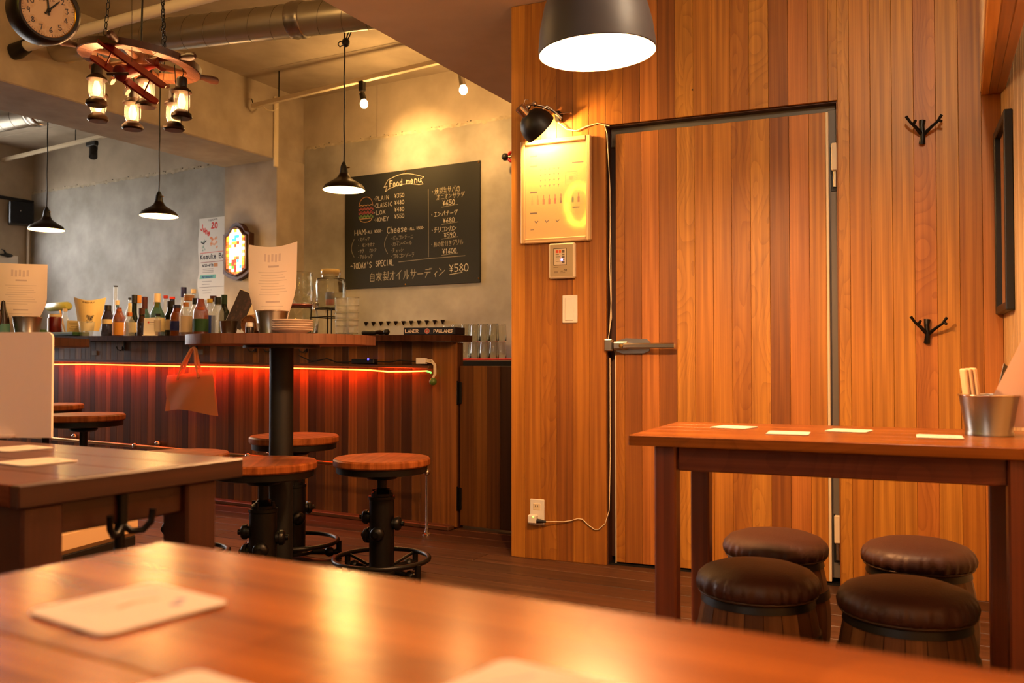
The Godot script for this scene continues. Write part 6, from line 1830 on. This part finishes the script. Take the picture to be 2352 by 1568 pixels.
	put("apron", G.new().box(P(0.44, 0.697, -0.055), P(0.67, 0.058, 0.022), 0.003, 0, uo()), M.table_dark, r)
	put("apron", G.new().box(P(0.44, 0.697, -0.45), P(0.67, 0.058, 0.022), 0.003, 0, uo()), M.table_dark, r)
	put("apron", G.new().box(P(0.078, 0.697, -0.25), P(0.022, 0.058, 0.34), 0.003, 2, uo()), M.table_dark, r)
	put("apron", G.new().box(P(0.80, 0.697, -0.25), P(0.022, 0.058, 0.34), 0.003, 2, uo()), M.table_dark, r)
	coaster("coaster nearest the free end of the right table", P(-0.567, 0.7505, -2.292), -10, cm, "square beer coasters")
	coaster("second coaster from the free end of the right table, near its front", P(-0.407, 0.7505, -2.165), 6, cm, "square beer coasters")
	coaster("third coaster from the free end of the right table, near its back", P(-0.29, 0.7505, -2.309), -6, cm, "square beer coasters")
	coaster("coaster beside the bucket on the right table", P(-0.087, 0.7505, -2.219), 4, cm, "square beer coasters")
	bucket("metal bucket with menus and napkins on the right table", P(0.012, 0.7505, -2.335), 0.98)
	var nap := thing("napkins", "folded pale napkins standing in the right table's bucket", "napkin", X(P(-0.012, 0.7505, -2.335), 12, 0, 6))
	for k in 3:
		put("fold", G.new().box(P(-0.012 + k * 0.009, 0.098, 0.0 + k * 0.004), P(0.008, 0.115, 0.055), 0.003), mat(Color(0.88, 0.74, 0.58), 0.9), nap)
	var dk := thing("menu_card", "dark menu card leaning in the right table's bucket behind the napkins", "card", X(P(0.028, 0.7505, -2.35), 60, 0, -24))
	put("card", G.new().box(P(0.0, 0.10, 0), P(0.075, 0.13, 0.003), 0.001), mat(Color(0.10, 0.07, 0.06), 0.4), dk)
	var f3 := func(u: float, w: float) -> Vector3:
		return P(lerpf(-0.035, 0.17, u) + 0.135 * (1.0 - w), lerpf(0.31, 0.02, w), 0.02 * sin(PI * u) - 0.02)
	var mn := thing("menu", "large pale paper menu fanning out of the right table's bucket", "menu", X(P(0.025, 0.7505, -2.32), 6))
	put("sheet", G.new().sheet(10, 10, f3, 0.0008), mat(Color(0.80, 0.66, 0.58), 0.8), mn)

func barrel_stools() -> void:
	var st := []
	for c in [Color(0.46, 0.30, 0.17), Color(0.40, 0.26, 0.15), Color(0.52, 0.35, 0.20)]:
		st.append(wooden(c, T.grain, 0.5))
	var o := thing("barrel_stool", "barrel stool with a round brown leather cushion, front one under the table's free end", "stool", X(P(-0.497, 0, -2.235)), "barrel stools under the right table")
	o.set_meta("stem", "barrel_stool")
	var R := func(y: float) -> float:
		return 0.128 + 0.026 * sin(PI * clampf(y / 0.36, 0, 1))
	var n := 20
	for k in n:
		var g := G.new()
		var a0 := TAU * k / n + 0.006
		var a1 := TAU * (k + 1) / n - 0.006
		for i in 8:
			var y0 := 0.35 * i / 8.0
			var y1 := 0.35 * (i + 1) / 8.0
			var r0: float = R.call(y0)
			var r1: float = R.call(y1)
			var am := (a0 + a1) / 2
			g.quad(P(cos(a0) * r0, y0, sin(a0) * r0), P(cos(a1) * r0, y0, sin(a1) * r0), P(cos(a1) * r1, y1, sin(a1) * r1), P(cos(a0) * r1, y1, sin(a0) * r1), P(cos(am), 0, sin(am)), Vector2(k * 0.13, y0), Vector2(k * 0.13 + 0.048, y0), Vector2(k * 0.13 + 0.048, y1), Vector2(k * 0.13, y1))
		put("stave", g, st[(k * 7) % 3], o)
	put("core", G.new().lathe(V2([0.0, 0.0, 0.124, 0.0, 0.15, 0.16, 0.124, 0.35, 0.0, 0.35]), 32), M.dark_wood, o)
	for q in [[0.03, 0.026], [0.245, 0.022], [0.331, 0.017]]:
		var r0: float = R.call(q[0]) + 0.0012
		var r1: float = R.call(q[0] + q[1]) + 0.0012
		put("hoop", G.new().lathe(V2([r0 - 0.002, q[0], r0 + 0.0018, q[0], r1 + 0.0018, q[0] + q[1], r1 - 0.002, q[0] + q[1]]), 40), M.black, o)
	# cushion with puckered side
	var cu := G.new()
	var seg := 96
	var prof := V2([0.128, 0.352, 0.138, 0.354, 0.1465, 0.363, 0.1485, 0.376, 0.144, 0.392, 0.130, 0.406, 0.10, 0.417, 0.06, 0.424, 0.0, 0.427])
	var b := 0
	for i in prof.size():
		var p: Vector2 = prof[i]
		for k in seg + 1:
			var a := TAU * k / seg
			var puck := 0.0024 * sin(a * 31.0 + sin(a * 7.0) * 1.5) * (1.0 if i in [1, 2, 3] else (0.45 if i == 4 else 0.0))
			var d1: Vector2 = prof[mini(i + 1, prof.size() - 1)] - prof[maxi(i - 1, 0)]
			var nn := Vector2(d1.y, -d1.x).normalized()
			if i == prof.size() - 1: nn = Vector2(0, 1)
			var tw := -0.0024 * 31.0 * cos(a * 31.0 + sin(a * 7.0) * 1.5) / 0.145 * (1.0 if i in [1, 2, 3] else (0.45 if i == 4 else 0.0))
			var nv := P(cos(a) * nn.x, nn.y, sin(a) * nn.x) + P(-sin(a), 0, cos(a)) * tw * nn.x
			cu.pt(P(cos(a) * (p.x + puck), p.y, sin(a) * (p.x + puck)), nv, Vector2(float(k) / seg, p.y))
	for i in prof.size() - 1:
		for k in seg:
			var j := b + i * (seg + 1) + k
			cu.tri(j, j + 1, j + seg + 1)
			cu.tri(j + 1, j + seg + 2, j + seg + 1)
	put("cushion", cu, M.leather, o)
	put("piping", G.new().tube(circle(0.141, 0.355, 48), 0.0028, 6, true), mat(Color(0.25, 0.16, 0.08), 0.5), o)
	copy(o, "barrel stool with a round brown leather cushion, rear one under the table's free end", X(P(-0.544, 0, -2.68), 40))
	copy(o, "barrel stool with a shiny brown leather cushion, front one nearer the pale wall", X(P(-0.158, 0, -2.205), 75))
	copy(o, "barrel stool with a round brown leather cushion, rear one nearer the pale wall", X(P(-0.165, 0, -2.735), 115))
